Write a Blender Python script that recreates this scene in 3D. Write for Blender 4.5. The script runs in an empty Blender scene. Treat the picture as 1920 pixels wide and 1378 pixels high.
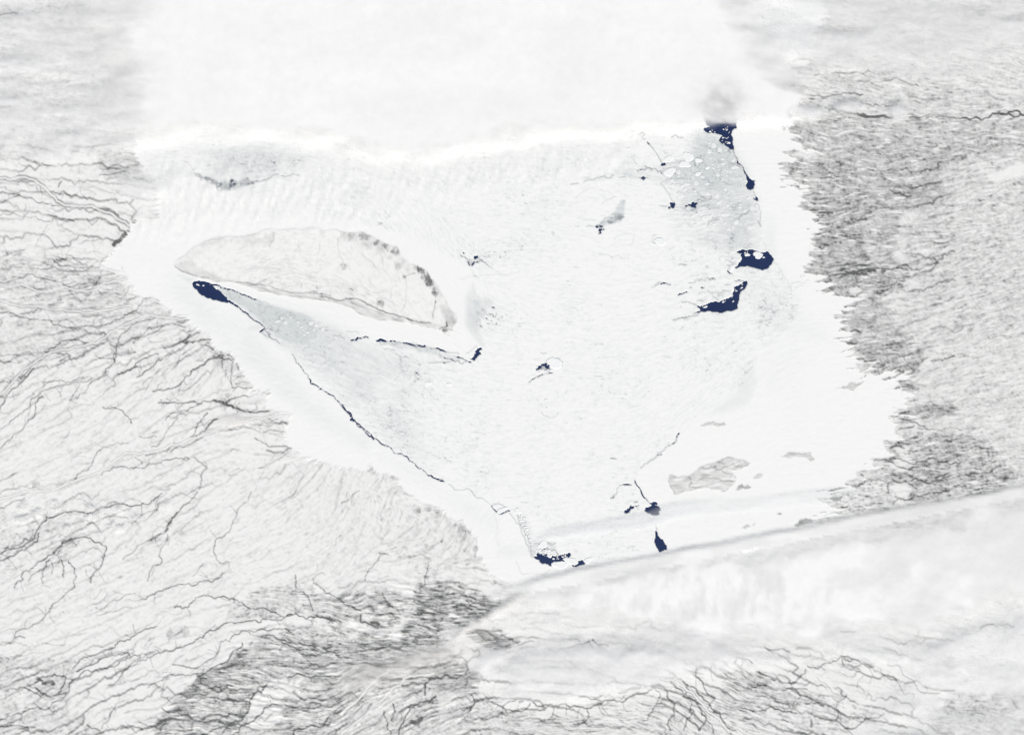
import bpy, math, random
import numpy as np

# ------------------------------------------------------------------ camera, sky, sun, exposure
scene = bpy.context.scene
col = scene.collection
U = 0.01                       # one scene unit = about 29 km of the real bay (0.01 unit = 290 m)
ALT = 53.33                    # satellite height above the bay in scene units
cam_data = bpy.data.cameras.new('satellite_camera')
cam_data.sensor_width = 36.0
cam_data.lens = 100.0
cam_data.clip_start = 0.5
cam_data.clip_end = 2000.0
cam = bpy.data.objects.new('satellite_camera', cam_data)
cam.location = (0, 0, ALT)
col.objects.link(cam)
scene.camera = cam

SUN_EL, SUN_AZ = math.radians(36), math.radians(158)      # azimuth clockwise from north (+Y)
world = bpy.data.worlds.new('World'); scene.world = world
world.use_nodes = True
wn = world.node_tree.nodes; wl = world.node_tree.links
bg = wn.get('Background')
sky = wn.new('ShaderNodeTexSky'); sky.sky_type = 'NISHITA'; sky.sun_disc = False
sky.sun_elevation = SUN_EL; sky.sun_rotation = SUN_AZ
wl.new(sky.outputs[0], bg.inputs[0]); bg.inputs[1].default_value = 0.05
sun_data = bpy.data.lights.new('sun', 'SUN')
sun_data.energy = 4.9; sun_data.angle = math.radians(0.5); sun_data.color = (1.0, 0.965, 0.905)
sun = bpy.data.objects.new('sun', sun_data)
sun.rotation_euler = (math.pi / 2 - SUN_EL, 0, math.pi - SUN_AZ)
sun.location = (5, -15, 20)
col.objects.link(sun)
scene.view_settings.view_transform = 'Standard'
scene.view_settings.look = 'None'
scene.view_settings.gamma = 1.0
scene.view_settings.use_curve_mapping = False
scene.view_settings.exposure = 0.0
scene.cycles.transparent_max_bounces = 24
scene.cycles.diffuse_bounces = 6
scene.cycles.transmission_bounces = 8
scene.cycles.max_bounces = 10

rng = np.random.default_rng(11)
random.seed(11)

# ------------------------------------------------------------------ number helpers
TAB = np.random.default_rng(3).random((512, 512)).astype(np.float32)

def vnoise(x, y, seed=0):
    xi = np.floor(x).astype(np.int32); yi = np.floor(y).astype(np.int32)
    fx = (x - xi).astype(np.float32); fy = (y - yi).astype(np.float32)
    fx = fx * fx * fx * (fx * (fx * 6 - 15) + 10); fy = fy * fy * fy * (fy * (fy * 6 - 15) + 10)
    xi = xi + seed * 37; yi = yi + seed * 91
    x0 = xi & 511; x1 = (xi + 1) & 511; y0 = yi & 511; y1 = (yi + 1) & 511
    a = TAB[y0, x0]; b = TAB[y0, x1]; c = TAB[y1, x0]; d = TAB[y1, x1]
    return (a + (b - a) * fx) * (1 - fy) + (c + (d - c) * fx) * fy

def fbm(x, y, octv=4, seed=0, gain=0.55):
    s = 0; a = 1.0; t = 0
    for o in range(octv):
        s = s + a * (vnoise(x, y, seed + o * 7) - 0.5); t += a
        a *= gain; x = x * 2.03 + 17.1; y = y * 2.03 + 9.7
    return (s / t * 2.6).astype(np.float32)          # roughly -1..1

def rot(x, y, deg):
    c, s = math.cos(math.radians(deg)), math.sin(math.radians(deg))
    return x * c + y * s, -x * s + y * c               # along, across

def sstep(a, b, v):
    t = np.clip((v - a) / (b - a), 0, 1)
    return t * t * (3 - 2 * t)

class Grid:
    def __init__(g, step, x0=-130., y0=-90., x1=2050., y1=1470.):
        g.s = step; g.x0 = x0; g.y0 = y0
        g.nx = int((x1 - x0) / step) + 1; g.ny = int((y1 - y0) / step) + 1
        g.xs = (x0 + step * np.arange(g.nx)).astype(np.float32)
        g.ys = (y0 + step * np.arange(g.ny)).astype(np.float32)
        g.X, g.Y = np.meshgrid(g.xs, g.ys)
    def win(g, xa, ya, xb, yb):
        i0 = max(0, int((xa - g.x0) / g.s)); i1 = min(g.nx, int((xb - g.x0) / g.s) + 2)
        j0 = max(0, int((ya - g.y0) / g.s)); j1 = min(g.ny, int((yb - g.y0) / g.s) + 2)
        return i0, i1, j0, j1
    def dist(g, pts, pad, closed=False):
        d = np.full((g.ny, g.nx), pad, np.float32)
        n = len(pts)
        for k in range(n if closed else n - 1):
            ax, ay = pts[k]; bx, by = pts[(k + 1) % n]
            i0, i1, j0, j1 = g.win(min(ax, bx) - pad, min(ay, by) - pad, max(ax, bx) + pad, max(ay, by) + pad)
            if i1 <= i0 or j1 <= j0: continue
            X = g.X[j0:j1, i0:i1]; Y = g.Y[j0:j1, i0:i1]
            dx, dy = bx - ax, by - ay
            L = dx * dx + dy * dy + 1e-9
            t = np.clip(((X - ax) * dx + (Y - ay) * dy) / L, 0, 1)
            q = np.sqrt((X - ax - t * dx) ** 2 + (Y - ay - t * dy) ** 2)
            np.minimum(d[j0:j1, i0:i1], q, out=d[j0:j1, i0:i1])
        return d
    def inside(g, pts):
        m = np.zeros((g.ny, g.nx), bool)
        n = len(pts)
        for k in range(n):
            ax, ay = pts[k]; bx, by = pts[(k + 1) % n]
            if ay == by: continue
            lo, hi = min(ay, by), max(ay, by)
            rows = np.nonzero((g.ys >= lo) & (g.ys < hi))[0]
            if not len(rows): continue
            xi = ax + (g.ys[rows] - ay) / (by - ay) * (bx - ax)
            m[rows[0]:rows[-1] + 1] ^= g.xs[None, :] > xi[:, None]
        return m
    def sdf(g, pts, pad=40):
        d = g.dist(pts, pad, True)
        return np.where(g.inside(pts), d, -d)
    def soft(g, pts, blur):
        return sstep(-blur, blur, g.sdf(pts, blur + 2))

def jag(pts, amp, seg=7., seed=0, closed=False):
    r = random.Random(seed * 7919 + len(pts))
    out = []
    n = len(pts)
    for k in range(n if closed else n - 1):
        a = pts[k]; b = pts[(k + 1) % n]
        def rec(a, b, am):
            L = math.hypot(b[0] - a[0], b[1] - a[1])
            if L < seg: return [a]
            o = r.gauss(0, 1) * am * L
            m = ((a[0] + b[0]) / 2 - (b[1] - a[1]) / L * o, (a[1] + b[1]) / 2 + (b[0] - a[0]) / L * o)
            return rec(a, m, am) + rec(m, b, am)
        out += rec(a, b, amp)
    if not closed: out.append(pts[-1])
    return out

TILE = {'A': (0, 0, 2.995), 'B': (640, 0, 2.995), 'C': (1280, 0, 2.995), 'D': (0, 460, 2.995), 'E': (640, 460, 2.995),
        'F': (1280, 460, 2.995), 'G': (0, 918, 2.995), 'H': (640, 918, 2.995), 'I': (1280, 918, 2.995),
        'a': (1160, 200, 5.99), 'b': (1200, 400, 5.99), 'c': (300, 400, 5.99), 'd': (600, 420, 5.99), 'e': (600, 560, 5.99),
        'f': (860, 900, 4.562), 'g': (1040, 300, 8.0), 'h': (1140, 780, 5.99), 'i': (1440, 120, 5.99), 'j': (1440, 350, 5.99),
        'k': (1480, 560, 5.99), 'l': (1480, 760, 5.99), 'm': (180, 280, 5.99), 'n': (380, 640, 5.99), 'o': (640, 860, 5.99),
        'p': (620, 1060, 5.99), 'P': (0, 0, 1.0)}
def tp(t, s):
    ox, oy, k = TILE[t]
    v = [float(q) for q in s.replace(',', ' ').split()]
    return [(ox + v[i] / k, oy + v[i + 1] / k) for i in range(0, len(v), 2)]

G = Grid(1.7)
X, Y, NX, NY = G.X, G.Y, G.nx, G.ny
Z0 = np.zeros((NY, NX), np.float32)

# ------------------------------------------------------------------ grain of the land and the ice (streaks along the drainage and the wind)
DIRS = [(100,60,10),(150,130,-5),(100,250,5),(150,320,3),(100,420,10),(100,500,-10),(200,480,20),(200,560,5),(60,640,-5),
 (130,700,-25),(250,620,-20),(330,680,-30),(430,690,-50),(400,760,-20),(480,790,5),(500,830,12),(60,780,-35),(200,800,-40),
 (300,850,-25),(150,920,-20),(500,900,-45),(650,920,-70),(750,980,-75),(850,1010,-70),(60,1000,-25),(300,1000,-35),(450,1050,-30),
 (650,1060,-45),(800,1070,-20),(100,1150,-25),(300,1150,-25),(470,1130,-15),(560,1170,15),(200,1250,-25),(330,1250,-30),(390,1300,12),(480,1280,12),
 (560,1240,12),(620,1180,15),(780,1130,12),(880,1120,12),(720,1220,5),(800,1240,-5),(680,1310,-35),(760,1320,-40),(900,1250,-10),
 (1000,1330,5),(1150,1340,10),(1400,1300,20),(1340,1340,40),(1600,1280,20),(1800,1240,5),
 (1550,180,8),(1700,170,10),(1880,150,12),(1600,250,3),(1800,250,0),(1550,320,5),(1700,330,0),(1850,330,-10),(1600,420,0),(1700,420,-5),
 (1850,420,-10),(1600,500,-5),(1750,500,-16),(1880,520,-18),(1650,600,-10),(1800,600,-18),(1700,680,-18),(1850,700,-15),(1750,760,-12),
 (1850,780,-10),(1700,830,12),(1780,860,-12),(1880,880,-8),(1600,920,0),
 (600,480,10),(700,520,60),(800,560,75),(450,500,-20),(700,590,18),
 (1000,500,3),(1000,800,-3),(1300,350,5),(1300,600,-12),(1350,700,-40),(500,640,35),(700,760,20),(800,950,20)]
cg = Grid(17.)
vx = 0; vy = 0; wt = 0
wx = cg.X + 40 * fbm(cg.X / 150, cg.Y / 150, 2, 61); wy = cg.Y + 40 * fbm(cg.X / 150, cg.Y / 150, 2, 67)
for (px, py, a) in DIRS:
    w = 1 / (((wx - px) ** 2 + (wy - py) ** 2) + 900) ** 1.6
    vx = vx + w * math.cos(math.radians(2 * a)); vy = vy + w * math.sin(math.radians(2 * a)); wt = wt + w
ANG = 0.5 * np.arctan2(vy, vx)
ci = np.clip(np.rint((X - cg.x0) / 17.).astype(int), 0, cg.nx - 1); cj = np.clip(np.rint((Y - cg.y0) / 17.).astype(int), 0, cg.ny - 1)
def upsample(f):
    fx = np.clip((X - cg.x0) / 17., 0, cg.nx - 1.001); fy = np.clip((Y - cg.y0) / 17., 0, cg.ny - 1.001)
    i = fx.astype(int); j = fy.astype(int); u = fx - i; v = fy - j
    return (f[j, i] * (1 - u) + f[j, i + 1] * u) * (1 - v) + (f[j + 1, i] * (1 - u) + f[j + 1, i + 1] * u) * v
c2 = upsample(np.cos(2 * ANG)); s2 = upsample(np.sin(2 * ANG))
ANG = 0.5 * np.arctan2(s2, c2) + 0.45 * fbm(X / 20, Y / 20, 4, 5)
DX = np.cos(ANG).astype(np.float32); DY = np.sin(ANG).astype(np.float32)
del c2, s2, ci, cj

def blur1(f, n=1):
    for _ in range(n):
        f = (f + np.roll(f, 1, 0) + np.roll(f, -1, 0)) / 3
        f = (f + np.roll(f, 1, 1) + np.roll(f, -1, 1)) / 3
    return f
def lic(src, L):
    jj, ii = np.mgrid[0:NY, 0:NX].astype(np.float32)
    acc = src.copy()
    for sg in (1, -1):
        px = ii.copy(); py = jj.copy(); ux = DX * sg; uy = DY * sg
        for k in range(L):
            px += ux; py += uy
            pi = np.clip(np.rint(px), 0, NX - 1).astype(np.int32); pj = np.clip(np.rint(py), 0, NY - 1).astype(np.int32)
            acc += src[pj, pi] * (1 - k / (L + 1.0))
            nx_, ny_ = DX[pj, pi], DY[pj, pi]
            fl = np.sign(nx_ * ux + ny_ * uy) + 1e-6
            ux = nx_ * np.sign(fl); uy = ny_ * np.sign(fl)
    acc = 1.9 * acc - .9 * blur1(acc, 2)                 # crisp edges to the streaks
    acc -= acc.mean(); acc /= acc.std()
    return acc
wn0 = rng.standard_normal((NY, NX)).astype(np.float32)
SPK = blur1(wn0, 1); SPK /= SPK.std()
P1 = lic(wn0, 5)                                        # fine streaks
wn1 = blur1(rng.standard_normal((NY, NX)).astype(np.float32), 1)
P2 = lic(wn1 / wn1.std(), 6)                           # medium streaks
wn2 = blur1(rng.standard_normal((NY, NX)).astype(np.float32), 3)
P3 = lic(wn2 / wn2.std(), 16)                           # coarse bands
wn3 = blur1(rng.standard_normal((NY, NX)).astype(np.float32), 7)
P4 = lic(wn3 / wn3.std(), 34)
wn4 = blur1(rng.standard_normal((NY, NX)).astype(np.float32), 2)
P5 = lic(wn4 / wn4.std(), 22)
N1 = fbm(X / 60, Y / 60, 5, 21); N2 = fbm(X / 14, Y / 14, 3, 31); N3 = fbm(X / 200, Y / 200, 4, 41)

# ------------------------------------------------------------------ coast, islands, floes, ice edges
WEST = tp('P', '''250,-200 245,120 250,230 255,270 257,294 277,320 287,337 300,355 300,374 290,397 300,402 249,421 240,441 227,460 207,480 190,497
 213,507 230,517 247,533 257,550 284,553 294,563 327,590 350,595 360,610 394,633 404,657 437,664 454,694 476,724 467,737 507,737 501,770
 547,780 541,797 531,814 547,840 574,861 601,866 640,880 678,882 697,875 712,891 738,890 753,912 765,928 785,938 808,943 827,958 843,972 865,975
 882,995 892,1010 897,1028 895,1042 910,1057 914,1067 914,1082 1000,1125 1150,1150 1300,1130 1450,1060 1500,1003''')
EAST = tp('P', '''1540,985 1560,960 1545,935 1565,920 1600,905 1610,890 1640,870 1672,840 1680,810 1673,782 1700,770 1695,740 1690,705 1660,695
 1610,690 1590,670 1590,640 1575,625 1580,600 1595,575 1600,565 1560,555 1545,540 1540,520 1512,500 1520,470 1530,420 1530,400 1500,390
 1510,350 1465,340 1480,310 1510,290 1490,280 1482,250 1475,230 1480,200 1485,165 1500,120 1530,60 1560,-200''')
MAIN = jag(WEST, .07, 9, 1) + jag(EAST, .06, 9, 2) + [(2300, -200), (2300, 1700), (-300, 1700), (-300, -200)]
sd_main = G.sdf(MAIN, 120)
ISO0 = fbm(X / 9, Y / 9, 3, 53)
STR = (.8 * P3 + .5 * P2 + .2 * P1) * 10. + 5 * ISO0 + 9 * fbm(X / 45, Y / 30, 3, 55)
sd_main = sd_main + np.where(X > 1380, STR * sstep(60, 10, np.abs(sd_main)), (1.6 * P2 + 1.0 * P1 + 3 * ISO0) * sstep(30, 5, np.abs(sd_main)))
ISLE = tp('P', '''327,501 330,490 350,475 380,455 420,445 470,440 490,434 560,431 592,427 630,430 680,435 695,442 720,456 747,465 758,485 783,498
 802,510 819,533 834,558 847,583 858,590 857,605 850,620 840,633 832,625 817,618 792,613 758,606 710,601 693,595 670,587 660,578 637,571 617,566
 567,561 522,555 474,543 445,532 408,530 390,523 362,518 338,509''')
sd_isle = G.sdf(jag(ISLE, .05, 6, 3, True), 60)
ROCK = tp('h', '''690,665 730,660 800,690 940,655 1010,600 1110,545 1230,510 1340,460 1400,465 1530,495 1595,530 1580,550 1480,600 1400,610 1330,605
 1400,640 1440,690 1430,750 1380,790 1340,835 1230,835 1100,810 1000,830 880,840 780,885 740,880 700,800 675,730''')
SMALL = [
 (tp('h', '1035,110 1090,85 1190,62 1260,85 1325,98 1300,112 1160,105 1090,115'), 'thin grey lens shaped islet alone on white ice north of the rocky island', .30),
 (tp('h', '1630,690 1680,660 1730,650 1735,680 1690,705 1650,705'), 'tiny pale grey islet just east of the rocky island', .28),
 (tp('h', '1435,825 1470,780 1510,762 1520,790 1610,798 1520,810 1480,828'), 'small dark islet with a thin eastern tail beside the rocky island', .42),
 (tp('h', '1505,1258 1560,1222 1660,1202 1640,1232 1540,1268'), 'slender outlined islet just above the long cloud band edge', .26),
 (tp('F', '552,1182 620,1163 690,1168 718,1163 742,1206 715,1212 680,1190 640,1187'), 'flat pale islet with a dark hooked eastern end', .26),
 (tp('F', '858,803 900,790 940,772 980,780 1020,763 975,800 958,818 910,810'), 'grey turtle shaped islet in the white eastern bay', .34),
 (tp('I', '628,203 690,160 745,178 700,192'), 'dark triangular islet touching the upper edge of the cloud band', .5),
 (tp('I', '822,50 850,40 905,45 880,60 845,62'), 'dark teardrop islet in the shallows off the southeastern shore', .6),
 (tp('I', '528,136 545,131 560,137 545,144'), 'tiny speck of an islet between cloud band and rocky island', .5),
]
WATER_AND_SHADOW = [
 tp('a', '''965,255 1010,240 1080,235 1150,230 1210,215 1305,230 1262,275 1258,330 1268,410 1283,470 1260,470 1215,440 1180,410 1130,385 1150,345
   1190,330 1180,315 1110,305 1010,290'''),
 tp('i', '250,330 290,290 300,240 275,230 240,280 230,340 260,365 310,350'),  # bluish cloud shadow on the northeastern shore, drawn as a patch of water
 tp('P', '1328,150 1352,128 1385,150 1392,185 1380,240 1340,244 1316,215'),
 tp('a', '1440,780 1460,800 1535,830 1515,850 1510,920 1450,920 1440,890 1455,850'),
 tp('a', '1490,1035 1545,1025 1565,1055 1560,1090 1535,1060'),
 tp('a', '205,802 260,778 330,788 365,783 330,817 250,814'),
 tp('a', '565,1155 590,1090 635,1080 640,1110 600,1140'),
 tp('a', '815,1105 850,1085 878,1110 845,1122'),
 tp('b', '''1090,435 1150,415 1200,430 1290,430 1340,440 1430,440 1460,475 1500,512 1470,570 1430,608 1300,610 1260,595 1200,580 1130,585
   1085,615 1065,615 1110,570 1140,530 1140,480 1120,450'''),
 tp('b', '''1195,765 1200,780 1175,830 1125,870 1110,940 1100,990 1095,1060 1050,1085 900,1110 830,1100 780,1090 690,1095 680,1070 650,1045
   720,1035 830,1000 920,985 1000,960 1050,935 1045,900 1070,860 1060,830 1110,815 1150,800'''),
 tp('c', '''370,785 390,768 440,762 490,770 540,795 600,830 660,870 700,910 740,960 755,990 690,985 580,960 500,920 420,860 380,825'''),
 tp('e', '1678,692 1730,650 1760,600 1800,560 1790,600 1765,640 1755,692'),
 tp('f', '640,650 700,630 760,640 830,650 900,640 945,632 940,660 890,695 820,690 790,722 720,705 670,680'),
 tp('f', '1020,700 1060,688 1085,705 1030,722 975,728'),
 tp('f', '1688,440 1720,500 1750,530 1775,570 1775,590 1720,605 1690,560 1688,500'),
 tp('f', '1650,195 1690,200 1720,240 1700,300 1640,295 1600,260 1635,225'),
 tp('E', '1088,702 1110,680 1150,650 1168,665 1165,700 1140,712 1105,712'),
 tp('E', '660,55 680,48 720,80 762,64 745,88 750,110 735,116 700,85'),
 tp('f', '1425,282 1460,245 1470,215 1480,225 1475,250'),
 tp('g', '600,985 680,960 730,990 690,1030 740,1050 700,1075 680,1120 650,1100 680,1060 640,1030'),
]
# (tile, points, width in px, strength, jaggedness)
LEADS = [
 ('a', '1283,470 1290,500 1310,560 1340,640 1400,705 1440,770 1465,810', 2.0, .75, .05),
 ('a', '1510,920 1520,970 1545,1025', 1.2, .4, .1), ('a', '1560,1090 1580,1150 1590,1240 1597,1350', 1.6, .4, .05),
 ('a', '1260,650 1330,640 1380,690', 1.6, .5, .1),
 ('a', '325,400 360,445 420,520 470,600 500,650', 1.5, .55, .05), ('a', '500,650 640,630 760,610 850,610', 1.2, .35, .08),
 ('a', '485,655 515,645', 4, .8, .1), ('a', '322,400 345,425', 3, .6, .1),
 ('a', '220,735 250,705 290,715 330,690 370,720 420,700 440,740 480,750', 2.2, .6, .2), ('a', '300,670 330,690', 2, .5, .1),
 ('a', '230,320 290,310 260,340 300,360', 1.6, .6, .2), ('a', '590,350 640,320 680,345 720,350', 1.6, .5, .2),
 ('a', '50,325 110,315', 1.5, .4, .1), ('a', '90,470 130,455', 1.5, .4, .1), ('a', '170,540 210,650', 1.5, .35, .15),
 ('a', '920,445 980,435 1080,440', 1.1, .4, .1), ('a', '1035,1000 1045,1030 1015,1045', 1.4, .5, .1),
 ('a', '1240,1135 1320,1130 1310,1110 1380,1085', 1.3, .5, .1), ('a', '1320,1165 1315,1130', 1.2, .45, .1),
 ('a', '1380,1220 1440,1195 1475,1165', 1.5, .6, .1), ('a', '1000,1340 1010,1300 1080,1280 1130,1265', 1.5, .55, .1),
 ('a', '1140,760 1130,810 1210,870 1280,865', 1.3, .35, .1), ('a', '930,1120 1020,1105', 1.4, .5, .1), ('a', '1050,1245 1120,1235', 1.3, .5, .1),
 ('a', '480,860 540,820 640,825 740,815', 1.3, .4, .1), ('a', '470,1115 560,1120', 1.4, .4, .1),
 ('a', '640,1125 700,1135 760,1130', 1.5, .5, .1), ('a', '750,1120 790,1100 815,1110', 2.5, .75, .1), ('a', '820,1165 870,1140', 1.8, .5, .1),
 ('a', '470,860 515,915 560,970 580,1030 600,1080', 1.3, .35, .1), ('a', '960,705 985,700', 2, .5, .1), ('a', '835,750 870,740', 2, .5, .1),
 ('b', '985,650 1000,668 1032,678', 2.6, .8, .05), ('b', '990,650 1000,590 1060,570 1100,590', 1.2, .4, .1), ('b', '1000,545 1070,540', 1.5, .5, .1),
 ('b', '130,830 200,800 260,782', 1.4, .45, .03), ('b', '235,790 260,780 300,787 340,798', 2.4, .85, .03),
 ('b', '430,918 470,905 525,883', 2.5, .85, .08), ('b', '370,1197 450,1178 550,1152 680,1102', 1.8, .65, .06), ('b', '600,1125 680,1100', 2.5, .7, .05),
 ('b', '470,998 560,1003 620,1030 660,1050', 1.5, .55, .08), ('b', '440,575 525,578', 1.6, .5, .05), ('b', '480,573 520,577', 2.2, .5, .05),
 ('b', '560,835 580,830', 2.5, .6, .1), ('b', '690,832 720,836', 2.5, .7, .1), ('b', '550,780 620,760 690,735 760,720 830,720', 1.4, .5, .2),
 ('b', '780,745 830,725 840,745', 2.2, .7, .1), ('b', '640,985 720,990', 1.5, .5, .2), ('b', '870,905 930,930', 1.5, .5, .2),
 ('b', '1060,755 1110,750 1195,765', 2, .65, .1), ('b', '960,800 1010,805', 1.8, .6, .1), ('b', '760,870 840,880 940,865 1020,875', 1.4, .5, .1),
 ('b', '150,335 175,340', 2, .6, .1), ('b', '150,240 140,300 150,330', 1.1, .35, .1), ('b', '870,1290 930,1275', 1.3, .3, .1),
 ('b', '1405,1210 1490,1195', 1.4, .35, .05), ('b', '1030,235 1050,245', 1.8, .5, .1), ('b', '1330,90 1350,140', 2.5, .5, .1),
 ('c', '480,768 600,805 720,840 860,880 970,925 1085,970', 2.0, .9, .02), ('c', '1085,970 1150,1000 1220,1025', 1.1, .3, .03),
 ('c', '755,988 820,1013 870,1045', 3.0, .95, .03), ('c', '870,1045 920,1085 970,1120 1010,1165 1060,1205 1110,1225 1140,1250 1180,1295 1130,1322', 1.7, .8, .05),
 ('c', '1125,1330 1150,1310', 3, .9, .05), ('c', '1130,1322 1160,1355 1200,1378', 1.3, .5, .05),
 ('D', '1490,480 1520,520 1570,552', 1.5, .6, .06),
 ('n', '1005,145 1045,210 1050,240 1130,320 1185,380 1185,410 1270,490 1330,530 1420,590 1520,670 1570,730', 1.6, .75, .05),
 ('n', '1570,730 1640,790 1665,830 1690,880', 2.6, .85, .05), ('n', '1660,878 1705,880', 3.2, .95, .05), ('n', '1305,540 1340,530', 2.4, .7, .05),
 ('n', '1690,880 1770,950 1830,1020 1917,1100', 2.0, .85, .05), ('n', '1185,385 1185,410', 2.6, .8, .05),
 ('E', '0,890 30,930 60,975 130,1040 220,1110 270,1130 340,1170 400,1215', 1.6, .8, .04), ('E', '400,1215 460,1260 510,1300 580,1330', 1.7, .75, .05),
 ('o', '1200,285 1350,350 1500,420 1560,440 1650,490 1690,530', 1.3, .5, .05), ('o', '1005,185 1030,205', 2.6, .8, .05), ('o', '1090,240 1150,250', 2.2, .7, .05),
 ('o', '1690,530 1740,590 1770,606 1830,600 1890,580', 2.2, .85, .05), ('o', '1700,520 1740,510 1830,560 1890,580', 1.3, .5, .08), ('o', '1690,510 1720,500 1770,500', 1.2, .4, .1),
 ('P', '955,960 975,985 985,1010 992,1030 999,1045', 1.6, .4, .04),
 ('e', '350,470 405,465 425,435 480,440 540,435', 2.2, .85, .05), ('e', '300,375 350,370 430,400', 1.1, .35, .1), ('e', '410,455 425,440', 3.2, .9, .05),
 ('e', '630,470 720,475 820,478 890,488', 1.8, .85, .04), ('e', '640,472 735,476', 3.0, .9, .04), ('e', '790,475 850,480', 2.6, .85, .04),
 ('e', '890,488 940,500 950,520', 1.5, .5, .1), ('e', '935,493 1000,505 1100,520 1180,530', 2.6, .9, .04), ('e', '1180,530 1210,555', 1.4, .5, .1),
 ('e', '1240,558 1300,560 1350,575 1410,595', 2.4, .85, .05), ('e', '1410,595 1500,605 1560,625', 1.4, .6, .05), ('e', '680,480 690,520', 1.5, .5, .1), ('e', '1050,520 1090,545', 1.6, .5, .1),
 ('e', '720,560 790,570 840,580', 1.3, .4, .1), ('e', '1540,655 1590,665 1650,700 1695,712', 2.4, .8, .05), ('e', '1390,655 1450,675 1500,695', 1.8, .65, .05),
 ('e', '1100,738 1130,738', 2.2, .7, .05), ('e', '1220,723 1320,715 1420,713 1490,700', 1.2, .6, .04), ('e', '1390,718 1430,712', 2.2, .75, .04), ('e', '1500,700 1560,690 1650,705', 2.0, .6, .1),
 ('e', '1640,620 1700,580 1760,530', 1.1, .35, .05), ('e', '0,340 20,345', 2, .5, .1), ('e', '60,360 90,360', 1.8, .5, .1), ('e', '240,712 275,715', 1.6, .45, .1),
 ('f', '1505,0 1525,45 1555,85 1575,135 1610,170 1660,205', 1.9, .8, .08), ('f', '1375,45 1420,38 1475,40', 2.0, .85, .03), ('f', '1370,60 1350,110 1310,155', 1.4, .5, .12),
 ('f', '1300,155 1330,140', 2.2, .6, .1), ('f', '1420,282 1465,245 1475,215', 2.2, .8, .05), ('f', '1500,190 1530,185', 2, .6, .1), ('f', '1510,220 1540,215', 2, .6, .1),
 ('f', '1690,400 1688,445', 1.4, .45, .05), ('f', '500,290 530,380 570,450 600,520 620,600 640,650', 1.6, .45, .06),
 ('f', '650,540 690,560 730,530 800,560 830,540', 1.4, .5, .15), ('f', '700,600 760,580 830,590 840,640', 1.6, .6, .15), ('f', '1440,580 1500,565 1480,600 1540,600', 1.1, .35, .15),
 ('h', '800,190 770,240 720,310', 1.7, .75, .04), ('h', '720,310 650,350 600,400 540,450 450,515 370,580', 1.3, .6, .08), ('h', '30,475 75,470', 1.6, .6, .05),
 ('h', '640,350 700,330', 2, .6, .1), ('h', '560,440 600,430', 1.8, .6, .1), ('h', '365,580 390,565', 2.2, .6, .1),
 ('E', '1150,650 1185,633 1220,635 1242,655 1238,675 1210,690', 1.2, .6, .05), ('E', '1100,740 1140,722 1185,716', 2.0, .75, .08), ('E', '1052,770 1085,745 1105,735', 1.6, .75, .05),
 ('E', '1150,655 1170,690 1160,712', 1.8, .6, .1), ('E', '1120,603 1150,606', 1.3, .5, .1), ('E', '1120,935 1160,960 1190,970 1215,940', 1.2, .35, .1), ('E', '1140,868 1155,860', 1.5, .45, .1),
 ('E', '760,64 800,95 850,130', 1.3, .55, .15), ('E', '745,88 780,82 810,100', 1.6, .6, .15), ('E', '845,347 860,349', 2, .7, .1), ('E', '830,385 855,402', 2, .65, .1),
 ('E', '1515,1195 1545,1197', 1.6, .6, .05), ('E', '660,188 750,175 850,165 1000,145', 1.0, .18, .03), ('E', '1760,225 1800,210 1850,222', 1.4, .5, .05), ('E', '1450,42 1520,75 1620,75', 1, .25, .1),
 ('E', '750,1045 810,1060', 1.1, .3, .1), ('E', '700,1110 770,1115', 1, .2, .1),
 ('g', '240,370 360,350', 1.6, .5, .1), ('g', '430,340 560,300 640,265 780,275 880,230', 1.6, .5, .12), ('g', '970,265 1050,255', 1.5, .5, .05), ('g', '440,270 520,260', 1.4, .4, .1),
 ('g', '325,575 370,520 470,460 600,430', 1.0, .2, .04), ('g', '660,460 810,480 880,540 900,550', 1.0, .2, .04), ('g', '710,655 800,600 915,545', 1.3, .28, .06),
 ('g', '340,870 400,850 420,830', 1.0, .22, .05), ('g', '340,870 480,890 620,910', 1.0, .18, .05), ('g', '880,1200 980,1130 1060,1100 1200,1125 1180,1210 1090,1285', 1.0, .2, .06),
 ('g', '850,1270 930,1240', 1.0, .22, .06), ('g', '480,1000 600,1000 700,940 820,850', 1.4, .5, .06), ('g', '850,820 940,810 1040,800', 1.2, .4, .1), ('g', '930,890 1010,870 1040,850', 1.2, .4, .1),
 ('g', '1570,690 1690,700', 1.4, .4, .03), ('g', '310,995 360,1005', 1.2, .35, .05), ('g', '1480,1130 1540,1130', 1.4, .5, .1), ('g', '1480,1245 1520,1250', 1.8, .5, .1),
 ('A', '1100,985 1150,1000 1210,1022 1240,1030', 2.2, .5, .12), ('A', '1430,1020 1500,1010 1530,985 1560,978', 1.4, .6, .1), ('A', '1580,988 1680,988', 1.6, .55, .08),
 ('A', '1020,905 1060,925 1090,955', 1.1, .35, .1), ('A', '1220,1065 1290,1065', 1.6, .5, .05), ('A', '1640,890 1720,885 1860,905', 1.0, .2, .08),
 ('f', '490,690 520,770 545,800', 1.0, .2, .05), ('f', '545,805 640,800 780,765', 1.0, .25, .03), ('f', '310,280 330,400 340,560', 1.0, .12, .06),
 ('b', '1390,330 1480,500 1560,600 1640,740 1700,850', 2.4, .10, .03), ('b', '1700,800 1800,770 1900,750', 1.0, .2, .12), ('b', '1740,840 1840,820', 1.0, .2, .12),
]
W = Z0.copy()
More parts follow.
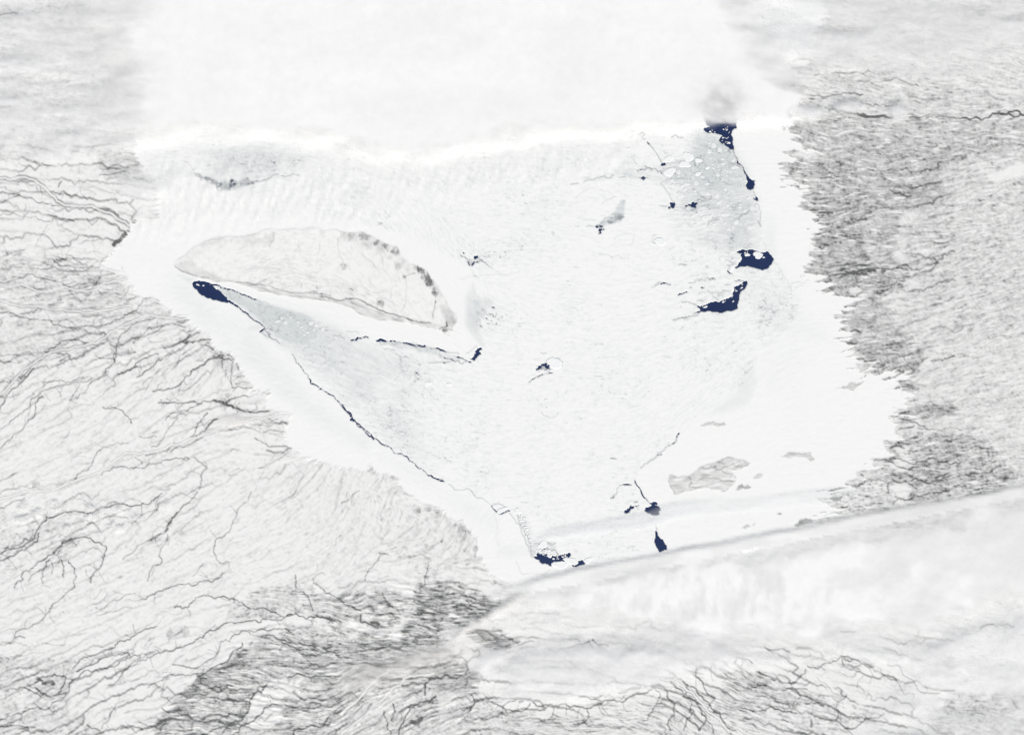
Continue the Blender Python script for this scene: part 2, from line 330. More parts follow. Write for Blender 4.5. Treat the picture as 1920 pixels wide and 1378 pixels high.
for k, pts in enumerate(WATER_AND_SHADOW):
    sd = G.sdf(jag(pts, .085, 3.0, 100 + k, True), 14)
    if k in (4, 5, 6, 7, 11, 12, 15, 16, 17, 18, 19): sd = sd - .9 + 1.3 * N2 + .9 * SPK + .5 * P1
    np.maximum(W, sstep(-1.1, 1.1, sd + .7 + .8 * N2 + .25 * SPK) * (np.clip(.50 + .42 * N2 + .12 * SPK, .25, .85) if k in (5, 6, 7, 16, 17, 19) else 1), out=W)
for k, (t, s, w, a, j) in enumerate(LEADS):
    pts = jag(tp(t, s), j + .05, 3.5, 300 + k)
    d = G.dist(pts, 8)
    wl_ = w * (0.68 + .45 * N2)
    c = np.clip((wl_ / 2 + 1.0 - d) / 1.7, 0, 1) * min(1, a * (0.95 + 0.05))
    c *= np.clip(1.08 + .35 * fbm(X / 22, Y / 22, 2, 400 + k % 5), .6, 1)
    np.maximum(W, c, out=W)

# sodden grey ice patches
for pts_, a_ in ((tp('A', '1095,978 1240,1020 1350,1012 1430,1022 1390,1045 1290,1068 1220,1065 1210,1040'), .42), (tp('g', '870,810 1000,805 1040,860 980,920 850,960 740,1000 700,1040 620,980 720,930'), .34),
                 (tp('e', '650,480 900,500 1180,535 1330,600 1200,590 1050,560 850,535 700,520'), .14)):
    np.maximum(W, a_ * G.soft(jag(pts_, .12, 4, 61, True), 2.5) * np.clip(.75 + .7 * N2 + .25 * SPK, .1, 1.4), out=W)
# young, thin blue-grey ice
YOUNG = Z0.copy()
def add_young(pts, blur, a, tex=.5):
    m = G.soft(pts, blur) * a * np.clip(1 + tex * (.6 * P2 * .35 + .9 * N1), .15, 1.6)
    np.maximum(YOUNG, m, out=YOUNG)
add_young(tp('a', '''850,270 1100,310 1290,500 1420,700 1450,900 1560,1100 1590,1378 1500,1600 1200,1600 900,1500 640,1400 560,1180 640,1080 560,900
  470,850 340,800 500,700 640,640 830,590 830,480'''), 22, .58, .6)
add_young(tp('a', '850,270 1100,310 1290,500 1420,700 1450,900 1200,1000 700,900 500,850 640,640 830,590'), 14, .78, .4)
add_young(tp('g', '430,330 900,150 1150,60 1300,150 1650,250 1900,280 1500,320 1000,260 560,290'), 7, .45, .5)
add_young(tp('a', '0,550 180,560 380,680 500,740 340,790 100,780'), 12, .3, .6)
add_young(tp('P', '407,541 443,547 480,562 503,570 533,579 567,587 589,597 600,630 570,650 530,640 500,615 475,590 445,569 427,562'), 6, .85, .3)
add_young(tp('P', '440,560 500,575 589,597 640,622 700,650 780,680 720,720 690,760 650,750 600,700 560,670 500,625'), 25, .55, .35)
add_young(tp('P', '560,640 660,640 800,690 760,760 800,860 740,840 680,780 620,720'), 40, .28, .4)
add_young(tp('e', '640,480 900,500 1180,530 1350,600 1590,670 1500,690 1300,640 1050,570 850,560'), 5, .6, .5)
add_young(tp('E', '700,290 740,220 760,290 850,310 800,380 770,420 780,520 790,560 740,510 700,440'), 8, .55, .5)
add_young(tp('A', '1090,975 1240,1020 1350,1015 1430,1020 1390,1045 1290,1070 1220,1065 1210,1040'), 4, 1.0, .4)
add_young(tp('A', '1150,850 1330,800 1600,840 1720,900 1540,975 1400,1010 1200,990'), 30, .42, .4)
add_young(tp('A', '1320,1170 1600,1165 1580,1210 1330,1200'), 12, .2, .3)
add_young(tp('g', '1000,600 1065,600 1050,760 1040,860 990,920 850,960 740,1000 620,980 820,860 900,750'), 3, .75, .5)
add_young(tp('P', '1380,500 1430,515 1460,500 1490,560 1560,640 1480,640 1420,600 1390,560'), 25, .18, .4)
add_young(tp('P', '1330,775 1380,735 1400,690 1415,670 1420,720 1400,760 1350,775'), 10, .32, .3)
add_young(tp('P', '1320,520 1330,600 1400,620 1420,680 1430,740 1500,740 1520,640'), 40, .12, .5)
add_young(tp('P', '320,520 362,530 380,560 440,590 480,625 500,650 540,690 620,770 700,830 690,850 600,800 500,720 420,650 360,590 300,540'), 20, .22, .4)
add_young(tp('c', '960,1300 1000,1260 1110,1240 1150,1260 1120,1330 1000,1320'), 4, .35, .2)
add_young(tp('c', '200,690 300,700 400,730 370,790 330,800 280,760'), 8, .45, .3)
add_young(tp('P', '700,850 800,880 900,945 935,965 930,1000 890,980 800,910'), 22, .16, .4)
add_young(tp('f', '330,540 600,560 620,640 420,660 330,650'), 8, .18, .4)
add_young(tp('f', '300,280 345,280 360,560 340,560 310,400'), 5, .14, .4)
add_young(tp('f', '490,285 560,290 610,380 640,560 700,600 640,650 600,560 540,400'), 4, .35, .8)
add_young(tp('b', '820,1130 900,1122 1010,1130 960,1160 880,1150'), 3, .45, .3)
add_young(tp('b', '1370,0 1520,0 1530,500 1440,480 1400,330'), 10, .2, .3)
add_young(tp('f', '600,520 830,520 840,620 700,610 640,650 610,600'), 4, .55, .5)
add_young(tp('P', '560,1000 561,1000 561,1001'), 3, .0)

# ------------------------------------------------------------------ dark conifer and rock cover on the snowy land
ISO0 = fbm(X / 9, Y / 9, 3, 53)
dens = Z0.copy() + .035                                 # mean cover
amp = Z0.copy() + .055                                  # streak contrast
def cover(pts, blur, m, a, seed=0):
    w = G.soft(pts, blur) if blur < 60 else G.soft(pts, 60)
    wob = sstep(.2, .8, w + .10 * P3 + (.32 * N1 + .22 * N2 + .14 * ISO0) * sstep(0, .12, w * (1 - w))) if blur >= 8 else w
    global dens, amp
    dens = dens * (1 - wob) + m * wob; amp = amp * (1 - wob) + a * wob
east_land = sstep(1440, 1480, X) * (Y < 990)
dens = np.where(east_land > .5, .19, dens); amp = np.where(east_land > .5, .115, amp)
cover(tp('P', '1700,230 2100,230 2100,560 1900,600 1740,560 1690,470'), 45, .25, .14)
cover(tp('P', '1400,-90 2050,-90 2050,120 1700,150 1500,130'), 30, .2, .08)
cover(tp('P', '1500,140 1700,130 1800,160 1950,190 1950,225 1500,215'), 14, .25, .13)
cover(tp('P', '1470,228 1560,205 1700,225 2050,222 2050,262 1830,285 1760,330 1795,385 1690,400 1685,500 1640,560 1680,600 1745,660 1720,720 1690,740 1640,700 1580,660 1555,560 1490,500 1505,400 1440,330'), 30, .38, .145)
cover(tp('P', '1480,300 1600,290 1640,380 1620,500 1540,500 1515,400'), 16, .45, .2)
cover(tp('P', '1540,505 1720,490 1690,540 1660,560 1600,560 1550,545'), 10, .45, .2)
cover(tp('P', '1590,640 1700,650 1740,670 1700,720 1690,740 1640,695'), 10, .46, .2)
cover(tp('i', '1300,1330 1500,1340 1700,1450 1917,1520 1700,1560 1500,1480'), 8, .5, .12)
cover(tp('P', '1800,560 1900,580 1900,640 1790,620'), 16, .27, .14)
cover(tp('P', '1690,790 1690,770 1750,755 1800,760 1790,775 1740,785'), 6, .5, .2)
cover(tp('P', '1670,835 1700,815 1800,810 1850,830 1910,890 1870,925 1700,940 1640,905'), 12, .42, .22)
cover(tp('P', '1560,915 1640,890 1690,905 1700,935 1600,960 1560,960'), 10, .2, .2)
# west and south
cover(tp('P', '-130,20 150,10 240,150 260,280 -130,300'), 30, .16, .09)
cover(tp('P', '180,285 255,280 270,330 200,340'), 10, .24, .12)
cover(tp('P', '-130,470 60,470 190,500 250,545 240,580 100,590 -130,580'), 18, .17, .15)
cover(tp('P', '100,500 200,520 245,550 180,590 60,580'), 14, .23, .16)
cover(tp('P', '-130,600 150,590 300,560 350,600 200,660 40,720 -130,720'), 22, .14, .11)
cover(tp('P', '250,640 380,630 440,670 470,740 380,760 280,720'), 20, .09, .12)
cover(tp('P', '330,760 480,740 500,770 440,790 400,770'), 10, .22, .16)
cover(tp('P', '280,830 420,790 520,800 550,840 480,850 400,830 300,870'), 12, .2, .18)
cover(tp('P', '-130,700 700,700 700,1100 -130,1200'), 60, .045, .07)
cover(tp('P', '560,870 690,880 700,1080 520,1000'), 25, .07, .075)
cover(tp('P', '690,880 740,890 800,950 890,1010 900,1080 780,1090 700,1000'), 15, .09, .11)
cover(tp('P', '-130,950 160,960 120,1060 -130,1080'), 16, .10, .12)
cover(tp('P', '-130,1230 140,1240 130,1330 220,1400 -130,1470'), 18, .16, .14)
cover(tp('P', '490,1100 570,1090 640,1140 640,1180 560,1165 430,1160 420,1140'), 10, .23, .18)
cover(tp('G', '1120,1040 1230,1000 1300,950 1420,860 1480,800 1640,750 1917,780 2150,800 2050,1000 2100,1200 1950,1500 1000,1500 870,1330 1000,1200'), 14, .30, .20)
cover(tp('G', '880,1300 1100,1060 1230,990 1420,850 1380,960 1240,1040 1100,1130 960,1290'), 9, .5, .14)
cover(tp('H', '-150,600 0,600 230,560 450,600 450,760 200,800 60,720 -60,770'), 14, .32, .22)
cover(tp('H', '-80,1260 120,1150 300,1050 480,1020 520,1090 330,1240 250,1460 -80,1470'), 14, .26, .27)
cover(tp('H', '390,560 480,510 640,540 760,560 900,640 840,690 700,750 640,790 500,850 330,830 350,740 400,680'), 18, .48, .26)
cover(tp('H', '420,560 560,560 620,680 520,740 400,740'), 20, .62, .25)
cover(tp('H', '-200,860 0,850 200,820 600,830 640,860 300,930 100,970 -180,980'), 18, .44, .22)
cover(tp('H', '-250,960 0,940 560,880 700,900 620,1010 520,1060 0,1120 -200,1100'), 20, .36, .15)
cover(tp('H', '480,1030 700,980 800,1040 760,1150 560,1140 480,1110'), 14, .42, .16)
cover(tp('H', '700,800 860,780 1000,850 900,900 740,850'), 8, .45, .16)
cover(tp('H', '560,1150 800,1190 900,1260 950,1450 -100,1450 -60,1270 300,1110 460,1080'), 20, .22, .17)
cover(tp('H', '800,1240 1500,1290 1480,1400 700,1420'), 16, .22, .17)
cover(tp('H', '1500,1200 2300,1130 2900,1200 3000,1300 2700,1400 1500,1400'), 20, .13, .15)
cover(tp('I', '220,1010 450,1010 500,1110 460,1230 230,1280'), 12, .27, .2)
cover(tp('I', '430,1080 790,1150 780,1220 450,1200'), 8, .3, .2)
cover(tp('I', '1500,1160 1917,1130 2100,1378 1400,1378'), 18, .26, .16)
WOODED = sstep(.27, .36, blur1(dens.astype(np.float32), 2)) * (1 + 0 * X)
# white lakes and bogs
WHITE = [('G', '1300,1378 1400,1290 1390,1230 1440,1140 1510,1090 1560,1060 1700,1050 1690,1120 1620,1150 1560,1200 1600,1230 1570,1310 1460,1350'),
 ('H', '120,705 185,695 205,730 140,752 115,740'), ('H', '70,765 180,762 130,800 80,812'), ('G', '1290,820 1400,740 1540,735 1640,705 1800,720 1900,750 1700,770 1560,770 1430,775 1310,800'),
 ('P', '1480,290 1515,300 1550,288 1520,280 1510,285'), ('C', '1690,990 1830,930 1917,925 1917,985 1700,1000'), ('P', '1675,840 1710,835 1700,850 1680,850'),
 ('P', '1665,870 1700,860 1720,872 1690,885'), ('P', '1668,912 1700,905 1712,920 1685,932'), ('P', '1600,540 1640,548 1610,556 1590,552'), ('H', '960,1180 1020,1170 1060,1190 1000,1215'),
 ('P', '1490,152 1510,146 1520,160 1500,162'), ('h', '870,690 910,690 910,760 870,740')]
ISO = .75 * SPK + .55 * fbm(X / 7, Y / 7, 3, 51) * 2.2 + .35 * fbm(X / 30, Y / 30, 3, 57) * 2.2
iso_w = .55 * sstep(1100, 900, X) * (1 - .55 * sstep(.18, .30, dens)) + .42 * sstep(1400, 1480, X)
Q = (.80 * P1 + .50 * P2 + .12 * P3 + .25 * SPK) * (1 - iso_w) + ISO * iso_w
Q = np.where(Q > 0, Q + .55 * np.clip(Q - .9, 0, None), Q * .75)          # a few strong dark strokes on a greyer ground
COVER = np.clip(dens + amp * Q + .18 * dens * N2, 0, .92)
COVER *= 1 - .8 * sstep(1.15, 1.7, -(.6 * P1 + .8 * P2)) * sstep(.1, .3, dens)    # frozen white ponds
COVER = np.where(COVER < .02, .02 + 0 * COVER, COVER)
for k, (t, s) in enumerate(WHITE):
    COVER *= 1 - .85 * G.soft(jag(tp(t, s), .12, 4, 500 + k, True), 3)

# rivers (white frozen channel between dark wooded banks) and dark wooded streams: (tile, points, channel half width, bank width, strength)
RIVERS = [
 ('A', '0,1003 110,995 200,1015 240,1045 285,1090 320,1130 370,1155 440,1160 520,1160 580,1185 640,1210 690,1245 740,1280', 1.2, 3.5, .55, 'snowy river between dark wooded banks winding to the northwestern shore'),
 ('D', '0,225 60,235 120,220 150,230 190,248 260,262 330,242 410,248 480,262 530,250 570,220 640,200 720,180', 1.1, 1.8, .5, 'white frozen river due west of the navy teardrop polynya'),
 ('D', '0,308 60,330 140,345 220,345 300,360 380,370 470,382 540,370 620,362 740,340', .9, 2.6, .5, 'frozen river with broad dark banks in the western lowland'),
 ('D', '0,840 60,780 130,700 200,650 260,610 330,590 400,580 470,565 540,550 590,520 620,485 680,460 740,430 800,400 860,395 960,408 1090,405', 1.1, 2.4, .55, 'long white river curving from the left edge to the western shore'),
 ('G', '-60,80 0,50 60,40 130,15 200,10 300,5 420,-45 500,-75 560,-95 600,-135 650,-170 710,-205 780,-200 850,-210 920,-230 990,-250 1050,-275 1110,-295 1180,-315 1230,-345 1290,-375 1380,-385 1470,-400 1560,-425', 1.5, 1.6, .5, 'broad white river crossing the southwestern lowland to the shore'),
 ('H', '0,1260 60,1210 110,1160 150,1110 200,1060 290,1010', 1.6, 1.8, .6, 'straight white river channel in the dark southern hills'),
 ('H', '0,1370 60,1320 120,1270 180,1210 240,1170 290,1110 350,1060 430,1040 520,1030', 1.5, 1.8, .6, 'second white channel running beside the hill river'),
 ('I', '-120,1060 0,1100 60,1140 110,1200 170,1260 220,1310 260,1360', 1.4, 1.9, .55, 'frozen channel with double dark banks at the bottom edge'),
]
STREAMS = [
 ('A', '0,1080 90,1090 180,1115 240,1135 310,1155 370,1160', 1.6, .45), ('A', '0,1140 60,1115 120,1105 180,1115', 1.4, .4), ('A', '0,1210 100,1210 200,1215 300,1225 420,1245', 1.3, .4),
 ('A', '540,1175 620,1185 660,1215', 7, .4), ('A', '0,1015 100,1025 220,1040 290,1110', 1.4, .4),
 ('A', '640,1375 690,1330 738,1288', 7.5, .5), ('A', '745,1258 800,1245 840,1235', 4.5, .5), ('A', '820,1238 900,1205', 1.8, .4), ('A', '490,1230 520,1265 550,1230', 1.6, .4),
 ('A', '335,1095 400,1100 435,1085', 1.4, .4), ('A', '560,945 720,940', 2, .3), ('A', '560,985 730,975', 1.6, .35), ('A', '440,1000 520,1120', 1.0, .2), ('A', '190,900 230,935 290,930', 1.4, .3),
 ('A', '735,1140 750,1120', 3, .4), ('A', '330,1050 345,1020', 2.4, .4), ('A', '0,375 90,365 150,335', 1.6, .4), ('A', '0,605 60,600', 3, .35), ('A', '0,90 50,80 100,75', 2.2, .5),
 ('A', '750,1000 850,1025', 4, .25), ('A', '200,1378 240,1310 270,1265', 1.2, .3), ('A', '440,1370 520,1355 600,1340', 1.4, .35),
 ('D', '0,380 80,385 150,405 220,420 300,445 370,460 450,465 540,460 600,445 660,415 720,385 780,340 850,290', 1.7, .5),
 ('D', '0,770 90,740 170,690 230,630 280,580 350,535 420,530 500,548 540,552', 1.7, .5), ('D', '640,640 655,560 680,500 740,450 830,420 930,405', 1.8, .45), ('D', '590,715 640,660 655,600', 2, .5),
 ('D', '830,500 900,470 980,445 1040,460', 2, .45), ('D', '750,550 780,520 840,500', 1.4, .4), ('D', '920,580 970,570 1020,540 1070,500', 2.2, .5), ('D', '1030,545 1100,540 1180,530 1210,520', 3, .5),
 ('D', '660,720 720,700 780,650 850,620 890,610', 1.6, .55), ('D', '770,740 830,700 880,650 960,615', 1.6, .55), ('D', '800,780 850,740', 1.2, .4),
 ('D', '860,820 930,810 1000,790 1040,740 1075,705 1130,675 1190,635 1240,615 1300,620', 1.8, .65), ('D', '1000,660 1010,620 1040,600 1070,585', 1.5, .5),
 ('D', '1305,800 1300,700 1310,640', 1.6, .45), ('D', '1310,800 1420,800', 1.6, .5), ('D', '1320,775 1400,770', 1.5, .5), ('D', '1330,745 1390,740', 1.2, .45), ('D', '1250,620 1250,690', 2, .4), ('D', '1240,600 1300,620 1330,660 1340,700', 2.6, .4),
 ('D', '1200,625 1260,640 1310,650', 3.5, .4), ('D', '1270,700 1265,740', 1.3, .4), ('D', '1215,600 1180,570 1130,560', 2, .4),
 ('D', '890,885 980,880 1060,882 1120,888 1200,868 1280,880 1330,855 1400,850', 1.8, .6), ('D', '1400,850 1520,830', 1.3, .4), ('D', '930,980 960,945 1020,930 1080,910 1130,890', 1.8, .5),
 ('D', '1200,870 1260,890 1310,910', 4.5, .6), ('D', '1310,910 1370,930 1440,940 1510,930', 3, .5), ('D', '1070,1080 1100,1030 1130,980 1165,940', 1.8, .5), ('D', '1080,1085 1130,1050 1180,1000 1220,975', 3, .55),
 ('D', '1230,1045 1320,1030 1420,1030 1520,1035 1630,1040', 1.6, .35), ('D', '420,1310 470,1265 520,1220 560,1150 610,1130', 1.6, .5), ('D', '570,1290 640,1245 700,1240 780,1250 860,1225 950,1205 1060,1200', 1.7, .5),
 ('D', '760,1190 800,1230', 1.4, .4), ('D', '0,1030 50,1005 90,960 130,935 170,880 220,840 290,800 350,785 440,770 520,745', 1.5, .5), ('D', '0,1140 40,1100 80,1060 130,1030 160,980 200,930 205,880 240,850', 1.6, .55),
 ('D', '390,870 420,830 450,780', 1.4, .5), ('D', '430,860 480,820 510,770 560,740 600,710', 1.4, .5), ('D', '580,910 630,910 690,930 720,960 740,1000', 1.5, .5), ('D', '0,620 70,615 150,610 220,615', 1.3, .4),
 ('D', '0,660 60,655 130,650', 1.2, .35), ('D', '590,780 640,745', 1.2, .35), ('D', '240,770 350,760 440,745 470,740', 1.5, .45), ('D', '0,920 30,860 50,830 90,800 140,750 190,690', 2.2, .5), ('D', '0,850 40,840', 4, .4),
 ('D', '0,70 80,40 140,25', 1.4, .4), ('D', '260,75 330,110 420,125 500,125 560,120', 1.6, .45), ('D', '370,50 440,90 520,115', 1.4, .4), ('D', '170,130 280,130 400,145 520,120', 1.6, .45), ('D', '300,60 400,95 490,115', 1.3, .4),
 ('D', '0,210 80,195 150,165 250,190 350,210 440,215', 1.8, .45), ('D', '560,110 620,60 680,10', 1.6, .4), ('D', '390,255 420,290 450,310', 1.3, .35), ('D', '520,235 560,190 640,160', 3, .3), ('D', '700,330 760,290 830,280', 3.5, .3),
 ('D', '1430,1080 1500,1120 1580,1130 1640,1138', 2, .4), ('D', '1500,1150 1600,1155 1635,1138', 4, .35), ('D', '1640,1135 1580,1190 1520,1225 1450,1250', 1.3, .35), ('D', '1090,1190 1130,1220 1165,1245 1130,1290 1120,1370', 2, .4),
 ('D', '600,1130 680,1115 720,1110', 2.4, .25), ('D', '1560,975 1500,970', 1.8, .4), ('D', '1540,1000 1620,1008', 2.2, .3), ('D', '1560,1000 1400,1005', 1.4, .4), ('D', '640,610 720,610 760,600', 3, .4), ('D', '540,620 640,640', 1.8, .4),
 ('D', '850,1130 920,1080 970,1010 1000,970', 1.8, .4), ('D', '780,1075 830,1080 880,1075', 1.4, .4), ('D', '820,1180 900,1150 980,1110', 2.6, .35), ('D', '960,1160 1060,1120 1140,1080', 2.4, .4),
 ('G', '0,360 90,330 150,300 200,250 220,210 260,155 330,140 400,125 470,128 520,130 580,95 650,80 700,82 740,92 800,75 870,50 910,20', 1.9, .65), ('G', '0,400 80,370 150,330 210,290 220,240', 2, .6), ('G', '30,330 110,310 180,270', 3.5, .4), ('G', '540,110 600,88 660,75', 3, .4),
 ('G', '80,550 120,510 130,460 190,430 250,390 300,360 350,310 400,280 460,265 510,270 560,295 600,325 580,380 560,440 510,490 510,520', 1.8, .6), ('G', '300,350 350,305 400,275', 3.5, .5),
 ('G', '160,510 210,460 260,430 280,390', 1.5, .5), ('G', '240,525 240,470 255,430', 1.4, .5), ('G', '290,400 295,450 290,470', 1.4, .45), ('G', '340,390 360,430 355,490', 1.8, .5), ('G', '310,430 400,280 430,320', 1.4, .4),
 ('G', '385,400 420,440 430,490 420,540 370,580 320,630 280,680 240,730 180,765 110,785 85,810 80,835 140,830', 1.6, .55), ('G', '0,868 50,860 85,830', 1.4, .45), ('G', '690,390 760,340 820,290 870,260 930,235', 1.4, .45),
 ('G', '930,235 960,180 1000,125', 3, .6), ('G', '1000,125 1030,85 1080,50 1110,10', 1.7, .5), ('G', '830,510 840,460 900,420 910,390 890,370 920,310 940,250', 1.5, .5), ('G', '1410,10 1380,70 1330,140 1300,210 1260,260 1200,340 1215,390 1290,408', 1.3, .5),
 ('G', '780,625 850,590 920,560 1000,530 1080,538 1120,515 1190,518 1250,465', 1.6, .55), ('G', '540,660 620,630 690,600 760,580', 1.3, .4), ('G', '980,660 1060,655 1100,605 1150,592 1230,600 1310,610 1370,640 1440,670 1520,685 1620,700 1700,710 1800,715 1917,740', 1.8, .6),
 ('G', '960,905 1020,885 1080,860 1140,830 1200,790 1260,750 1350,745 1430,730 1530,730 1630,705', 1.8, .65), ('G', '960,905 900,915 830,940 770,975 710,1010 670,1060 610,1100', 1.5, .55),
 ('G', '1640,800 1560,780 1480,780 1400,790 1320,810 1290,850 1230,900 1180,950 1130,985 1060,995 1010,985 970,980', 1.7, .55), ('G', '410,1000 470,940 560,915 640,885 700,850 750,820 810,785 880,765', 2.0, .6), ('G', '560,915 640,885', 3, .5),
 ('G', '430,1020 500,985 560,950 620,930 700,918 730,930', 1.9, .6), ('G', '440,1050 520,1020 600,1000 680,960 770,930 850,910 960,905', 1.7, .55), ('G', '200,1080 240,1050 310,1035 370,1050 360,1090 340,1130 280,1160 230,1140 200,1110', 2.4, .6),
 ('G', '245,1085 290,1075 300,1090', 7, .6), ('G', '210,1060 240,1070', 4, .5), ('G', '230,1150 300,1160 370,1140', 4.5, .35), ('G', '0,1290 80,1260 150,1240 220,1220 290,1205 350,1180 390,1130 420,1060 450,1045', 1.7, .5), ('G', '30,1130 90,1120 140,1110 190,1135 230,1160', 2, .5),
 ('G', '830,1110 880,1080 940,1045 1030,1035 1110,1030', 1.6, .5), ('G', '1110,1045 1180,1010 1230,980 1290,940 1340,890 1360,860', 2, .6), ('G', '1130,1378 1250,1330 1340,1300 1390,1250 1400,1190 1430,1140 1500,1090', 2.4, .6),
 ('G', '1300,1378 1360,1320 1430,1290 1490,1220 1560,1205 1640,1215 1740,1225 1850,1220 1917,1200', 2.2, .6), ('G', '1650,1378 1750,1320 1850,1270 1917,1240', 3, .6), ('G', '1620,1050 1720,1048 1820,1045 1917,1040', 2, .6),
 ('G', '1660,480 1660,550', 1.8, .5), ('G', '1760,520 1850,580 1917,620', 1.8, .5), ('G', '1640,570 1730,600 1760,680', 1.8, .5), ('G', '570,1340 620,1250 700,1180', 1.5, .4), ('G', '490,1320 560,1350', 1.8, .5), ('G', '680,1340 720,1320 800,1340', 3, .5),
 ('G', '900,1130 920,1100 905,1160 960,1190', 1.2, .4), ('G', '780,1300 880,1335', 1.4, .5), ('G', '1120,1050 1160,1060', 2, .6), ('G', '910,1225 950,1250', 2, .6), ('G', '0,1330 100,1320 200,1330', 2, .5), ('G', '120,1260 110,1300', 1.5, .4),
 ('G', '1110,1180 1250,1180 1390,1185', 1.6, .6), ('G', '1000,1250 1180,1260 1330,1260', 1.6, .6), ('G', '1090,1100 1250,1130 1400,1150', 1.5, .5), ('G', '1470,820 1560,840 1700,870 1850,890', 2.6, .5), ('G', '1700,920 1780,930 1917,945', 3.4, .5),
 ('G', '1400,800 1500,830 1640,880 1760,900', 1.6, .5), ('G', '0,940 120,930 250,915', 1.1, .3), ('G', '0,800 100,790', 1.1, .3), ('G', '540,700 660,680 740,660', 1.2, .35), ('G', '0,25 80,-5 190,-15', 1.4, .4), ('G', '0,100 60,75 140,45', 2, .45),
 ('G', '490,195 560,170 640,150 720,160', 1.4, .4), ('G', '740,190 820,130 880,110', 1.4, .4), ('G', '600,150 690,120 740,95', 1.3, .4), ('G', '1880,310 1890,270 1917,255', 1.3, .4), ('G', '1760,520 1820,470', 1.2, .35),
 ('H', '320,1378 350,1300 380,1220 440,1190 530,1155', 2.4, .6), ('H', '470,1150 475,1080', 2.2, .5), ('H', '390,1300 430,1310 450,1280', 7, .4), ('H', '240,1240 260,1300 280,1370', 2, .5), ('H', '290,1200 300,1250 280,1290', 3, .45),
 ('H', '1080,1195 1150,1205 1240,1200 1310,1210 1370,1225 1440,1205 1520,1180 1620,1160 1700,1140 1760,1105', 2.4, .6), ('H', '1380,1225 1385,1280 1350,1310', 1.8, .5), ('H', '840,1190 900,1215 960,1240 1030,1235 1060,1200', 2.2, .6), ('H', '930,1250 910,1210 980,1180', 2, .5),
 ('H', '1760,1110 1790,1140 1770,1200 1740,1250 1720,1290', 1.8, .5), ('H', '1800,1100 1830,1160 1870,1200 1870,1260 1840,1290 1850,1350', 2, .55), ('H', '1850,1080 1917,1130', 2.6, .6), ('H', '1330,1155 1400,1175 1460,1185', 1.8, .5), ('H', '730,1150 750,1190 720,1250 660,1310', 1.7, .45),
 ('H', '1740,1100 1790,1095', 4.5, .5), ('H', '1180,1210 1190,1260 1160,1290', 1.4, .4), ('H', '1000,1190 1020,1185', 3.5, .6), ('H', '1560,1140 1680,1110', 3, .4),
 ('H', '110,700 115,745 190,770', 2.2, .65), ('H', '170,745 210,755', 5, .5), ('H', '0,620 60,650 110,680', 2, .5), ('H', '200,700 280,690 330,720', 2.2, .5), ('H', '230,580 250,620 270,650 350,680', 1.8, .5), ('H', '490,420 480,460 470,520 440,560', 1.6, .4), ('H', '130,510 160,440 210,385 245,360', 1.3, .5),
 ('H', '215,358 265,362', 1.8, .6), ('H', '0,75 60,30 100,5', 1.5, .4), ('H', '750,630 800,640 860,650', 1.8, .5), ('H', '700,620 800,650', 1.8, .5), ('H', '690,650 780,670 830,680', 1.8, .5), ('H', '720,590 760,620 820,625', 2, .5),
 ('H', '710,700 790,690', 1.6, .45), ('H', '420,700 500,690 600,700', 3.5, .4), ('H', '1230,890 1310,870 1390,850 1410,890', 1.5, .5), ('H', '1410,840 1440,870 1500,880', 2.2, .45), ('H', '760,790 850,820 950,840 1080,850', 2.4, .4),
 ('I', '0,1075 60,1105 110,1165 170,1235 220,1290 260,1340 300,1350', 1.8, .6), ('I', '0,1160 70,1180 100,1230 130,1290 90,1350', 2, .6), ('I', '50,1200 20,1290 5,1350', 1.7, .55), ('I', '80,1000 75,1050 120,1110 180,1170', 1.8, .55),
 ('I', '130,1290 170,1340 180,1378', 1.6, .5), ('I', '80,1010 95,985 130,1005', 1.8, .6), ('I', '150,1010 165,960 185,1000', 1.8, .5), ('I', '220,950 250,985', 2, .55), ('I', '290,975 310,935 345,950 390,970', 2.2, .6),
 ('I', '430,1020 500,1050 560,1080 630,1120 660,1160 620,1200', 1.8, .5), ('I', '500,1060 560,1085', 4, .4), ('I', '360,1110 470,1100', 2.4, .45), ('I', '430,1240 490,1215 560,1245 640,1255', 2.2, .55), ('I', '560,1130 620,1110 700,1120', 2, .5),
 ('I', '610,1090 660,1050 690,1010', 2.6, .4), ('I', '860,1290 860,1220 890,1180 920,1150', 1.7, .5), ('I', '890,1300 880,1250', 1.4, .4), ('I', '700,990 760,1005 830,970 890,930 960,950 1000,970 1070,990', 2, .5), ('I', '890,930 900,980 960,995 1060,1000', 1.8, .45),
 ('I', '905,945 950,955', 3, .5), ('I', '910,1340 1000,1310 1060,1280 1130,1255', 2, .5), ('I', '1110,1000 1170,1050 1220,1100 1300,1160', 1.4, .35), ('I', '1150,980 1250,1050 1330,1130 1440,1140', 1.5, .4), ('I', '720,1290 720,1330', 3.5, .4), ('I', '690,1200 760,1195 790,1210', 2.6, .5),
 ('I', '760,1060 830,1120 890,1160', 1.2, .35), ('I', '980,1110 1020,1040', 1.3, .3), ('I', '560,1290 620,1310', 2, .45), ('I', '640,890 720,890', 4, .4), ('I', '460,880 560,890 600,910', 2.6, .4), ('I', '800,835 850,820', 2, .4), ('I', '890,795 970,795', 2.6, .45), ('I', '1670,780 1760,765 1860,770', 2, .4),
 ('I', '1150,1050 1200,1070', 2, .4), ('I', '1670,1210 1750,1230', 4, .35), ('I', '1600,1270 1650,1250 1700,1270', 2, .35), ('I', '1850,1180 1880,1220', 4, .3),
 ('l', '1150,125 1250,90 1300,80', 3, .5), ('l', '1180,150 1300,165 1400,180 1520,235', 2, .5), ('l', '1450,255 1560,270 1700,275 1917,270', 1.5, .45), ('l', '1160,285 1250,255 1400,225', 2, .45), ('l', '1140,470 1230,460 1290,480', 2.4, .5), ('l', '1220,410 1270,395', 4.5, .45),
